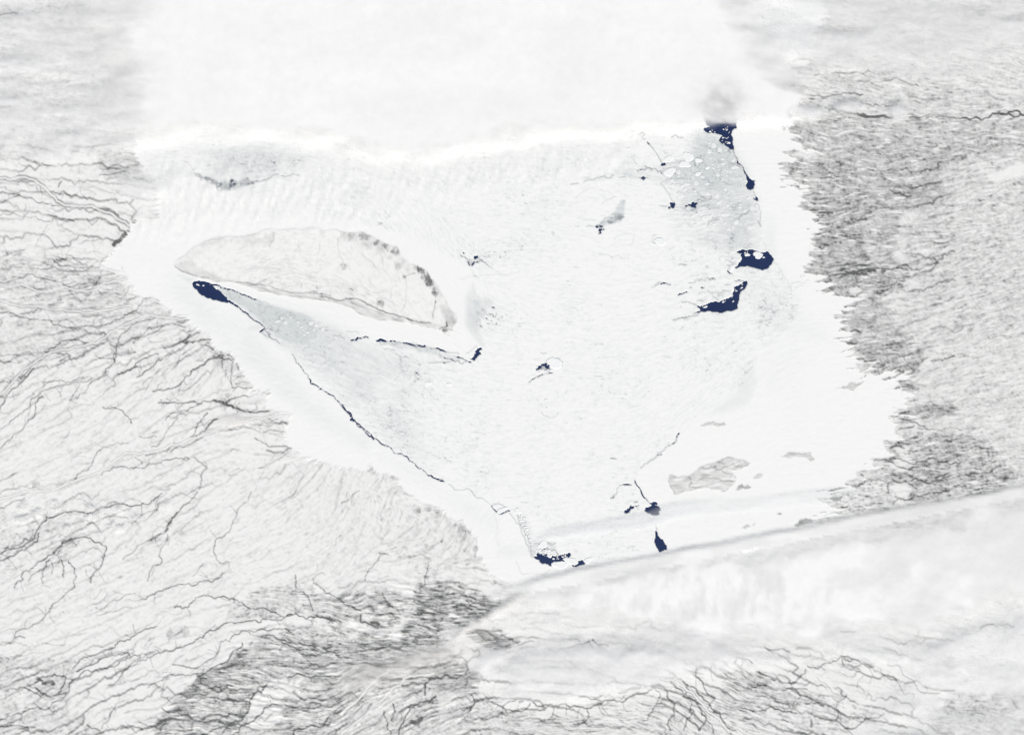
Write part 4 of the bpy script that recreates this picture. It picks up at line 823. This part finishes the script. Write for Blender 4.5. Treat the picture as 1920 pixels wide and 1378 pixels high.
cell = lambda f: f[:-1, :-1]
lab = np.zeros((NY - 1, NX - 1), np.int16)               # 0 = pack ice
lab[cell(in_fi)] = 2; lab[cell(in_fw) & ~cell(in_fi)] = 1; lab[cell(in_fe)] = 3
loose = G.inside(jag(tp('a', '''850,250 1100,240 1290,480 1300,560 1340,640 1400,705 1450,780 1440,920 1480,980 1560,1090 1590,1378 1440,1560 1200,1600 900,1560 640,1400 560,1180 640,1080 560,900
  470,850 340,800 500,660 640,640 830,590 830,480'''), .05, 8, 31, True))
lab[cell(loose) & (lab == 0)] = 4
wedge = G.inside(jag(tp('P', '400,535 443,547 480,562 520,580 550,585 600,605 640,625 670,635 720,640 690,700 640,740 600,722 578,705 550,663 530,650 490,630 497,618 480,605 462,587 445,574 427,567'), .04, 8, 32, True))
lab[cell(wedge) & (lab == 0)] = 5
BIGF = [(tp('P', '1060,360 1085,345 1140,333 1200,335 1240,345 1255,375 1255,388 1240,400 1225,440 1215,475 1180,485 1135,480 1125,450 1100,430 1065,400'), 'large smooth white floe with a grey refrozen gash across its middle'),
        (tp('a', '170,400 270,370 330,410 500,640 380,640 180,560'), 'wedge shaped white floe left of the straight crack under the cloud deck'),
        (tp('a', '340,380 500,370 680,360 830,440 800,590 520,600 430,520'), 'blocky white floe right of the straight crack under the cloud deck'),
        (tp('b', '130,840 200,800 330,800 400,860 430,930 380,980 290,1040 150,1000'), 'rounded white floe capped by a thin dark arc'),
        (tp('h', '110,800 260,790 280,850 240,1000 190,1085 0,1130 20,950'), 'tapered white floe with a dark lead across its northern end')]
for k, (pts, l) in enumerate(BIGF):
    lab[cell(G.inside(jag(pts, .06, 5, 40 + k, True)))] = 10 + k
lab[cell(sd_main) > 0] = 30
lab[(cell(sd_main) > 0) & (cell(X) > 1470) & (cell(Y) < 990)] = 31
lab[(lab == 31) & (cell(WOODED) > .5)] = 32
lab[(lab == 30) & (cell(WOODED) > .5)] = 33
lab[(lab >= 30) & (lab <= 33) & (lab != 31) & (lab != 32) & (cell(river_label) >= 0)] = 40 + cell(river_label)[(lab >= 30) & (lab <= 33) & (lab != 31) & (lab != 32) & (cell(river_label) >= 0)]
lab[cell(sd_isle) > 0] = 50; lab[(cell(sd_isle) > 0) & (cell(sd_flat) > 0)] = 51
lab[cell(rock_sd) > 0] = 52
for k, sd in enumerate(small_sd): lab[cell(sd) > 0] = 60 + k
sub = np.maximum(np.maximum(H[:-1, :-1], H[1:, :-1]), np.maximum(H[:-1, 1:], H[1:, 1:])) < -.008
lab[sub] = -1
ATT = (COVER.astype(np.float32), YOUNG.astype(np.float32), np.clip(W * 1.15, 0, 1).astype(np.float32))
def part(k, name, mat): return grid_mesh(name, lab == k, mat, G.xs, G.ys, H, ATT)
link('land', part(30, 'land', M_LAND), kind='structure')
link('land', part(31, 'land', M_LAND), kind='structure')
link('woodland', part(32, 'woodland', M_LAND), 'grey pond-dotted woodland along the ragged eastern coast', kind='stuff')
link('hills', part(33, 'hills', M_LAND), 'dark streaked hills at the bottom left of centre', kind='structure')
for k in range(len(RIVERS)):
    link('river', part(40 + k, 'river', M_LAND), RIVERS[k][5], kind='structure')
link('pack_ice', part(0, 'pack_ice', M_ICE), 'vast off-white drifting pack ice filling the middle of the bay', 'sea ice')
link('fast_ice', part(1, 'fast_ice', M_ICE), 'smooth pale shelf of shore-fast ice between the southwestern coast and the long thin lead', 'sea ice')
link('fast_ice', part(2, 'fast_ice', M_ICE), 'white shore-fast ice skirting the big teardrop island', 'sea ice')
link('fast_ice', part(3, 'fast_ice', M_ICE), 'bright unbroken shore-fast ice along the ragged eastern coast', 'sea ice')
link('young_ice', part(4, 'young_ice', M_ICE), 'cracked blue-grey young ice below the cloud deck beside the eastern ice shelf', 'sea ice')
link('young_ice', part(5, 'young_ice', M_ICE), 'grey-green thin ice wedge trailing southeast from the teardrop polynya', 'sea ice')
for k, (pts, l) in enumerate(BIGF): link('ice_floe', part(10 + k, 'ice_floe', M_ICE), l, 'ice floe')
for k, (cx_, cy_, rad_) in enumerate(RIM):
    lab[(lab == 50) & (np.hypot(cell(X) - cx_, cell(Y) - cy_) < rad_) & (cell(COVER) > .22)] = 80 + k
isle = link('island', part(50, 'island', M_LAND), 'big snow-covered teardrop island with dark patches along its eastern rim', 'island')
link('tidal_flat', part(51, 'tidal_flat', M_LAND), 'grey streaked flat along the southern shore', parent=isle)
for k in range(len(RIM)):
    if (lab == 80 + k).any(): link('woodland', part(80 + k, 'woodland', M_LAND), parent=isle)
link('island', part(52, 'island', M_LAND), 'grey rocky fish shaped island veined with dark lines in white ice', 'island')
for k, (pts, l, d0) in enumerate(SMALL): link('islet', part(60 + k, 'islet', M_LAND), l, 'island')

# ------------------------------------------------------------------ loose floes, one object each
def floe_mesh(seed, n=13, aspect=.7, th=.010):
    r = random.Random(seed)
    v = []; ph = r.random() * 6
    for k in range(n):
        a = 2 * math.pi * (k + r.uniform(-.25, .25)) / n
        q = 1 + .16 * math.sin(2 * a + ph) + .12 * math.sin(3 * a + 2 * ph) + r.uniform(-.10, .10)
        v.append((q * math.cos(a), q * math.sin(a) * aspect))
    me = bpy.data.meshes.new('ice_floe')
    vs = [(x, y, 0) for x, y in v] + [(x * 1.0, y * 1.0, .7) for x, y in v] + [(x * .9, y * .9, 1.) for x, y in v]
    fs = [tuple(range(2 * n, 3 * n))]
    for k in range(n):
        l = (k + 1) % n
        fs += [(k, l, n + l, n + k), (n + k, n + l, 2 * n + l, 2 * n + k)]
    me.from_pydata(vs, [], fs); me.materials.append(M_FLOE); me.update()
    return me
SHAPES = [floe_mesh(s, 7 + s % 4, .5 + .1 * (s % 5)) for s in range(16)]
DULL = [floe_mesh(s + 20, 9 + s % 4, .5 + .08 * (s % 5)) for s in range(12)]
for me_ in DULL: me_.materials.clear(); me_.materials.append(M_DULL)
placed = []
def floe(px, py, rad, deg, label, group=None, shape=None, z=-.002, squash=1.):
    o = bpy.data.objects.new('ice_floe', shape or SHAPES[len(placed) % 16])
    col.objects.link(o)
    o.location = (wx_(px), wy_(py), z); o.scale = (rad * U, rad * U * squash, .0105); o.rotation_euler = (0, 0, math.radians(deg))
    o['label'] = label; o['category'] = 'ice floe'
    if group: o['group'] = group
    placed.append((px, py, rad))
    return o
def pin(x, y, pts):
    c = False
    for i in range(len(pts)):
        (ax, ay), (bx, by) = pts[i], pts[i - 1]
        if (ay > y) != (by > y) and x < (bx - ax) * (y - ay) / (by - ay) + ax: c = not c
    return c
rf = random.Random(77)
def field(pts, n, r0, r1, label, group, gap=.85, tilt=0, z=-.002):
    x0 = min(p[0] for p in pts); x1 = max(p[0] for p in pts); y0 = min(p[1] for p in pts); y1 = max(p[1] for p in pts)
    k = 0
    for _ in range(n * 40):
        if k >= n: break
        x, y = rf.uniform(x0, x1), rf.uniform(y0, y1)
        if not pin(x, y, pts): continue
        rad = r0 + (r1 - r0) * rf.random() ** 2.2
        if any(abs(x - a) < 40 and math.hypot(x - a, (y - b) * 1.35) < gap * (rad + c) for a, b, c in placed): continue
        floe(x, y, rad, tilt + rf.gauss(0, 14), label, group, z=z, shape=DULL[k % 12] if z < -.003 else None); k += 1
big = [('E', 1198, 660, 13.5, 'round bright white floe rimmed by a thin dark crack in mid bay', 0, .95),
 ('a', 740, 650, 10, 'white oval floe in the blue-grey ice, below the blocky floe', -5, .75), ('a', 570, 735, 11, 'roundish white floe at the western edge of the blue-grey ice', 0, .8),
 ('a', 780, 565, 10, 'white floe clinging to the lower right corner of the blocky floe', 10, 1.), ('a', 560, 590, 9, 'white floe right beside the lower end of the straight crack', 0, .8),
 ('a', 895, 605, 6.5, 'small white floe east of the oval one in blue-grey ice', -10, .8), ('a', 995, 690, 4.5, 'little white floe beside a dark fleck in blue-grey ice', 5, .7),
 ('a', 890, 757, 5.5, 'little white floe right of a dark notch in blue-grey ice', 10, .8), ('b', 1325, 470, 9.5, 'ragged white floe cluster core inside the upper eastern polynya', 8, .8),
 ('b', 1205, 468, 4.6, 'small white floe left of the ragged one in the upper eastern polynya', 0, .8), ('b', 1030, 615, 6, 'white floe hooked by a dark curl west of the upper eastern polynya', 60, .8),
 ('b', 735, 1052, 4.2, 'slim floe at the western tip of the lower eastern polynya', 25, .5), ('b', 1046, 990, 2.4, 'lone speck of ice in the lower eastern polynya', 30, .5), ('b', 225, 315, 9, 'pale round floe east of the large gashed floe', 0, 1.),
 ('f', 865, 722, 15, 'flat triangular floe at the southern polynya against the cloud edge', 5, .55), ('f', 962, 690, 13, 'white floe separating the two southern polynyas', -10, .6), ('f', 1105, 683, 8, 'white floe just east of the smaller southern polynya', 15, .7),
 ('f', 368, 256, 10, 'small floe outlined in black on the long western lead', 20, .55), ('f', 505, 265, 6.5, 'round pale floe at the bend of the western shelf', 0, .9), ('c', 425, 803, 4.2, 'sliver of ice in the western tip of the teardrop polynya', -12, .35),
 ('c', 487, 812, 2.2, 'crumb of ice next to the sliver in the teardrop polynya', 0, .6), ('e', 1450, 960, 5, 'small bright floe south of the island tip', 0, .8), ('e', 1210, 952, 6, 'pale floe west of the small bright one south of the island', 0, .8),
 ('E', 1180, 702, 3, 'tiny floe in the mid bay polynya below the round one', 20, .6), ('f', 720, 550, 10, 'grey rimmed floe north of the southern polynya', 10, .7), ('f', 775, 650, 4, 'small floe afloat in the southern polynya', 0, .8)]
for k, (t, x, y, rad, l, dg, sq) in enumerate(big):
    ox, oy, kk = TILE[t]; floe(ox + x / kk, oy + y / kk, rad, dg, l, squash=sq, shape=floe_mesh(50 + k, 17, .85))
field(tp('a', '985,258 1120,238 1300,225 1245,300 1250,450 1140,400 1180,330 1010,300'), 22, 1.0, 3.0, 'small brash floe in the northeastern polynya beside the ice shelf', 'brash floes in the northeastern polynya', tilt=-5)
field(tp('b', '1095,430 1430,430 1400,510 1280,520 1240,480 1130,500 1080,560 1060,600 1040,480'), 13, .9, 2.6, 'small brash floe along the top of the upper eastern polynya', 'brash floes in the upper eastern polynya', tilt=5)
field(tp('b', '650,1050 830,1005 1000,965 1050,930 1060,850 1110,815 1190,770 1150,840 1080,880 1060,950 960,1000 760,1055'), 9, .9, 2.4, 'small brash floe along the upper edge of the lower eastern polynya', 'brash floes in the lower eastern polynya', tilt=20)
field(tp('f', '640,610 740,580 830,600 840,645 950,635 930,665 880,690 800,670 720,640'), 34, .9, 3.0, 'small brash floe in the southern polynya below the shelf corner', 'brash floes in the southern polynya')
field(tp('f', '495,285 560,300 620,520 640,600 600,540 540,390'), 34, 1.0, 3.2, 'rubble floe along the southern bend of the western shelf', 'rubble floes along the shelf edge', z=-.001)
field(tp('a', '860,300 1100,320 1280,520 1420,760 1430,900 1560,1120 1560,1378 700,1378 600,1180 700,1050 560,880 650,700 830,620'), 130, 1.4, 7.5, 'pale floe frozen into the cracked blue-grey ice', 'floes in the blue-grey ice', .95, z=-.0035)
field(tp('c', '1300,1150 1500,1140 1850,1290 1800,1378 1400,1378 1250,1220'), 22, 1.2, 5., 'pale floe in the grey ice wedge beside dark specks', 'floes in the grey ice wedge', z=-.0035)
field(tp('A', '1095,980 1240,1025 1260,985 1300,1010 1400,1025 1290,1065 1220,1060'), 16, 1.0, 3.2, 'small floe in the dull grey patch north of the island', 'floes in the grey patch north of the island', z=-.0025)
field(tp('E', '1085,720 1110,680 1150,652 1170,670 1170,712 1110,735'), 9, .8, 2.2, 'tiny floe in the mid bay polynya', 'floes in the mid bay polynya')

# ------------------------------------------------------------------ clouds: closed bodies with real tops, thin where the ground shows through
C = Grid(5.)
def cloud_mat(name, tint, lo=.86, hi=1.10):
    m, nt, out = material(name)
    at = nt.nodes.new('ShaderNodeAttribute'); at.attribute_name = 'cover'
    sp = nt.nodes.new('ShaderNodeSeparateColor'); nt.links.new(at.outputs['Color'], sp.inputs[0])
    g1 = noise_fac(nt, 6., lo, hi, 8, .65, .4)
    mu = nt.nodes.new('ShaderNodeMath'); mu.operation = 'MULTIPLY'; mu.use_clamp = True
    nt.links.new(sp.outputs[0], mu.inputs[0]); nt.links.new(g1, mu.inputs[1])
    d = nt.nodes.new('ShaderNodeBsdfDiffuse'); d.inputs[0].default_value = tint
    t = nt.nodes.new('ShaderNodeBsdfTranslucent'); t.inputs[0].default_value = tint
    ms = nt.nodes.new('ShaderNodeMixShader')
    mr = nt.nodes.new('ShaderNodeMapRange'); mr.inputs[1].default_value = 0.; mr.inputs[2].default_value = 1.; mr.inputs[3].default_value = .5; mr.inputs[4].default_value = .0
    nt.links.new(mu.outputs[0], mr.inputs[0]); nt.links.new(mr.outputs[0], ms.inputs[0])
    nt.links.new(d.outputs[0], ms.inputs[1]); nt.links.new(t.outputs[0], ms.inputs[2])
    tr = nt.nodes.new('ShaderNodeBsdfTransparent')
    mx = nt.nodes.new('ShaderNodeMixShader')
    nt.links.new(mu.outputs[0], mx.inputs[0]); nt.links.new(tr.outputs[0], mx.inputs[1]); nt.links.new(ms.outputs[0], mx.inputs[2])
    nt.links.new(mx.outputs[0], out.inputs[0])
    return m
M_CLOUD = cloud_mat('cloud_vapour', (.948, .948, .949, 1), .985, 1.03)
M_VEIL = cloud_mat('thin_cloud_vapour', (.962, .964, .972, 1))
M_SHADED = cloud_mat('shaded_cloud', (.84, .86, .885, 1))  # darker bluish tint paints in the shade on the cloud strip
M_WARM = cloud_mat('warm_grey_cloud', (.955, .945, .93, 1))
def cloud(alpha, thick, z0, mat, label, name='cloud', group=None, g=C):
    a = np.clip(alpha, 0, .995)
    thick = .008 + .35 * thick
    cells = np.maximum(np.maximum(a[:-1, :-1], a[1:, :-1]), np.maximum(a[:-1, 1:], a[1:, 1:])) > .035
    a = np.where(a < .012, 0, a)
    layer = (1 - (1 - a) ** .86).astype(np.float32)       # the lit top and the thin underside together give the opacity
    under = (1 - (1 - a) ** .14).astype(np.float32)
    top = grid_mesh(name, cells, mat, g.xs, g.ys, (z0 + thick).astype(np.float32), (layer, under))
    # close it with a flat underside
    import bmesh
    n = len(top.vertices)
    co = np.empty(n * 3, np.float32); top.vertices.foreach_get('co', co); co = co.reshape(-1, 3)
    lp = np.empty(len(top.loops), np.int32); top.loops.foreach_get('vertex_index', lp); lp = lp.reshape(-1, 4)
    cv = np.empty(n * 4, np.float32); top.attributes['cover'].data.foreach_get('color', cv); cv = cv.reshape(-1, 4)
    e = np.concatenate([lp[:, [0, 1]], lp[:, [1, 2]], lp[:, [2, 3]], lp[:, [3, 0]]])
    key = np.sort(e, 1); kk = key[:, 0].astype(np.int64) * n + key[:, 1]
    u, idx, cnt = np.unique(kk, return_index=True, return_counts=True)
    be = e[idx[cnt == 1]]
    co2 = co.copy(); co2[:, 2] = z0
    quads = np.concatenate([lp, lp[:, ::-1] + n, np.stack([be[:, 1], be[:, 0], be[:, 0] + n, be[:, 1] + n], 1)])
    bpy.data.meshes.remove(top)
    me = bpy.data.meshes.new(name)
    me.vertices.add(2 * n); me.vertices.foreach_set('co', np.concatenate([co, co2]).ravel())
    m = len(quads)
    me.loops.add(m * 4); me.loops.foreach_set('vertex_index', quads.ravel().astype(np.int32))
    me.polygons.add(m); me.polygons.foreach_set('loop_start', np.arange(m, dtype=np.int32) * 4)
    me.update(calc_edges=True)
    at = me.attributes.new('cover', 'FLOAT_COLOR', 'POINT'); at.data.foreach_set('color', np.concatenate([cv, cv[:, [1, 0, 2, 3]]]).ravel())
    finish(me, mat)
    return link(name, me, label, 'cloud', group)
cx, cy = C.X, C.Y
def wisps(deg, l, w, seed, oct=5):
    a, b = rot(cx, cy, deg); return fbm(a / l, b / w, oct, seed)
f_soft = fbm(cx / 120, cy / 70, 5, 71)
wob = 10 * fbm(cx / 50, cy / 30, 4, 73)
def csd(pts, pad=90): return C.sdf(pts, pad)
top_pts = tp('P', '150,-200 1310,-200 1400,0 1470,90 1500,180 1480,222 1375,232 1300,243 1150,256 1000,270 900,284 830,300 780,312 720,303 620,277 500,262 380,264 275,268 240,240 200,110 160,0')
s_ = csd(top_pts)
rl_ = sstep(1200, 1300, cx) * sstep(150, 200, cy)
sd_l = sstep(330, 230, cx) * sstep(285, 240, cy); sd_r = sstep(1280, 1380, cx) * sstep(190, 120, cy)
soft_ = np.maximum(sd_l, sd_r)
a_top = sstep(-16 + 9 * rl_ - 35 * soft_, 40 - 26 * rl_ + 75 * soft_, s_ + 1.3 * wob + soft_ * (28 + 30 * wisps(0, 60, 25, 84)) + 22 * sstep(300, 150, cy) * f_soft)
gap_ = np.exp(-(((cx - 1352 + 14 * f_soft) / 46) ** 2 + ((cy - 196) / 40) ** 2) ** 1.3)
a_top = a_top * (.972 + .02 * f_soft) * (1 - .17 * gap_ * np.clip(.8 + .8 * fbm(cx / 22, cy / 14, 4, 76), .1, 1.5))
lft = sstep(330, 170, cx); a_top *= 1 - .35 * lft * np.clip(.5 + wisps(0, 90, 22, 81), 0, 1)
cloud(a_top, .02 + .016 * a_top + .010 * np.clip(a_top, 0, 1) * fbm(cx / 130, cy / 60, 4, 75), .07, M_CLOUD, 'huge smooth white cloud deck covering the top of the picture over the bay')
nw = sstep(-20, 30, csd(tp('P', '-200,30 160,20 230,120 275,230 262,285 120,300 -200,300')) + wob)
cloud(nw * np.clip(.42 + .42 * wisps(-3, 110, 24, 83), .06, .9), .015 + .02 * nw * (1 + wisps(-3, 60, 20, 85)), .05, M_VEIL, 'wispy grey-white cloud veil over the land in the top left corner')
ne = sstep(-30, 40, csd(tp('P', '1380,-200 2200,-200 2200,110 1900,100 1760,150 1600,125 1500,130 1440,80')) + 1.6 * wob)
cloud(ne * np.clip(.52 + .34 * wisps(4, 120, 30, 87), .08, .9), .015 + .02 * ne * (1 + wisps(4, 60, 22, 89)), .05, M_VEIL, 'thin streaky cloud veil over the land in the top right corner')
for k, (px, py, rx, ry, l) in enumerate([(1590, 203, 34, 16, 'small pale cloud puff above the dark river in the northeast'), (1683, 210, 24, 20, 'small pale cloud puff at the eastern end of the dark river stretch'), (1510, 212, 55, 16, 'low white cloud tongue reaching from the deck to the northeastern shore'),
                                         (1452, 205, 40, 30, 'soft white cloud lobe bridging the deck to the ice shelf')]):
    q = np.exp(-(((cx - px) / rx) ** 2 + ((cy - py) / ry) ** 2)) * np.clip(.95 + .35 * fbm(cx / 18, cy / 12, 4, 91 + k), .2, 1.2)
    cloud(.8 * sstep(.12, .9, q), .01 + .02 * q, .04, M_VEIL, l)
band_pts = tp('P', '885,1128 950,1098 1000,1081 1080,1061 1200,1042 1300,1020 1400,1002 1480,987 1600,962 1700,946 1800,928 1920,903 2200,850 2200,1080 1920,1140 1820,1175 1740,1225 1640,1200 1560,1235 1440,1215 1320,1235 1200,1205 1110,1190 1040,1168 980,1180 920,1175')
s_ = csd(band_pts)
along, across = rot(cx - 1000, cy - 1080, -11)
rip = fbm((along + .35 * across) / 13, across / 46, 4, 97)
ripm = sstep(1040, 1150, cx) * sstep(1650, 1400, cx) * sstep(1050, 1090, cy) * sstep(1190, 1150, cy)
fl = fbm(along / 60, across / 40, 5, 99)
upper = sstep(-2, 10, s_ + .25 * wob); lower = sstep(-22, 60, s_ + 2.4 * wob + 22 * fl)
edge = np.where(across < 30, upper * sstep(-2, 15, s_ + .3 * wob) ** .4, lower)
a_band = edge * sstep(850, 1040, cx + 60 * fl + .6 * (cy - 1100)) * np.clip(.96 + .11 * fl + .10 * ripm * rip - .08 * sstep(1560, 1900, cx), 0, .985)
hole = np.exp(-(((along - 175) / 50) ** 2 + ((across - 22) / 11) ** 2)); a_band *= 1 - .45 * hole
cloud(a_band, .012 + .03 * sstep(0, 70, s_) + a_band * (.006 * fl + .006 * ripm * rip), .014, M_CLOUD, 'long bright cloud band slanting across the lower right with a sharp upper edge')
strip = csd(tp('P', '1000,1015 1040,990 1120,975 1200,960 1270,940 1400,932 1560,915 1660,915 1560,945 1400,962 1270,972 1240,985 1120,1003 1040,1012'))  # cloud strip lying in shadow, shade carried by its material colour
cloud(sstep(-3, 9, strip + .3 * wob) * np.clip(.30 + .18 * wisps(-12, 120, 16, 101) - .16 * sstep(1270, 1420, cx), 0, .7), .006 + 0 * strip, .014, M_SHADED, 'faint shaded cloud strip lying parallel above the bright band')
low = sstep(-22, 30, csd(tp('P', '925,1262 975,1222 1090,1205 1180,1210 1300,1195 1420,1225 1480,1240 1400,1250 1290,1270 1230,1292 1080,1312 965,1305')) + 1.5 * wob)
cloud(low * np.clip(.80 + .30 * fbm(cx / 60, cy / 30, 5, 105), 0, .94), .012 + .03 * low + .012 * fbm(cx / 40, cy / 25, 4, 107), .05, M_VEIL, 'hazy white cloud sheet below the bright band at the bottom centre')
q = sstep(-14, 20, csd(tp('P', '880,1262 905,1228 945,1205 960,1225 940,1255 900,1275')) + wob)
cloud(q * .72, .012 + .03 * q, .05, M_VEIL, 'soft white cloud puff between the dark hills and the hazy sheet')
sw = sstep(-25, 30, csd(tp('P', '640,1262 740,1228 840,1200 900,1165 930,1180 900,1215 800,1262 700,1290 640,1290')) + 1.4 * wob)
cloud(sw * np.clip(.46 + .32 * wisps(-14, 80, 16, 109), .04, .8), .01 + .015 * sw, .045, M_WARM, 'faint beige cloud veil drifting over the dark southern hills')
ws = sstep(-6, 12, csd(tp('P', '848,1200 862,1180 900,1158 960,1122 1000,1112 960,1142 905,1168 872,1192 856,1206')) + .6 * wob)
cloud(ws * np.clip(.66 + .3 * wisps(-28, 40, 8, 111), .1, .9), .012 + .02 * ws, .05, M_WARM, 'bright ragged cloud wisp trailing from the western end of the bright band')
br = sstep(-40, 60, csd(tp('P', '1730,1250 1850,1190 2200,1130 2200,1600 1640,1600 1620,1400 1660,1330')) + 2 * wob)
cloud(br * np.clip(.42 + .38 * fbm(cx / 80, cy / 40, 5, 113), .05, .82), .012 + .02 * br, .05, M_VEIL, 'patchy grey-white cloud veil in the bottom right corner')
bs = sstep(-30, 40, csd(tp('P', '1560,1190 1700,1225 1800,1180 2200,1120 2200,1160 1850,1200 1760,1240 1650,1250 1560,1225')) + 1.5 * wob)
cloud(bs * np.clip(.55 + .3 * fbm(cx / 70, cy / 35, 5, 115), .05, .85), .012 + .02 * bs, .05, M_VEIL, 'smooth pale cloud tail under the bright band near the right edge')
rp = sstep(-30, 40, csd(tp('P', '270,300 500,290 700,310 900,295 1180,262 1210,320 950,365 800,380 640,430 420,430 300,450 250,430 290,380')) + wob)
al2, ac2 = rot(cx, cy, -72)
ripple = fbm(al2 / 30, ac2 / 6.2, 4, 117)
cloud(rp * np.clip(.15 + .20 * ripple, .0, .6), .008 + .010 * rp * np.clip(.5 + ripple, 0, 2), .03, M_CLOUD, 'rippled translucent cloud rows over the ice below the deck')
tl = sstep(-16, 20, csd(tp('P', '215,330 330,335 330,368 290,372 262,395 240,380')) + wob)
cloud(tl * .5, .01 + .012 * tl, .035, M_VEIL, 'small hazy cloud over the northwestern river mouth')
rp_ = random.Random(9)
SP = Grid(2.5, 0, 920, 420, 1040)
for k in range(15):
    px, py = rp_.uniform(40, 350), rp_.uniform(945, 1005)
    rx, ry = rp_.uniform(9, 20), rp_.uniform(7, 12)
    q = np.exp(-(((SP.X - px) / rx) ** 2 + ((SP.Y - py) / ry) ** 2)) * np.clip(1 + .6 * fbm(SP.X / 9, SP.Y / 9, 3, 120 + k), .1, 1.6)
    m = sstep(.25, 1., q)
    cloud(.75 * m, .004 + .006 * m, .018, M_CLOUD, 'small white cumulus puff over the southwestern lowland rivers', group='cumulus puffs over the lowland', name='cloud', g=SP)
for k, (px, py, rx, ry, l) in enumerate([(235, 668, 16, 9, 'tiny white cloud puff among dark stream bends on the western lowland'), (440, 790, 38, 12, 'cream tinted cloud patch over the river delta on the western shore')]):
    q = np.exp(-(((cx - px) / rx) ** 2 + ((cy - py) / ry) ** 2))
    cloud(.7 * sstep(.2, 1., q), .004 + .006 * q, .018, M_WARM if k else M_CLOUD, l)
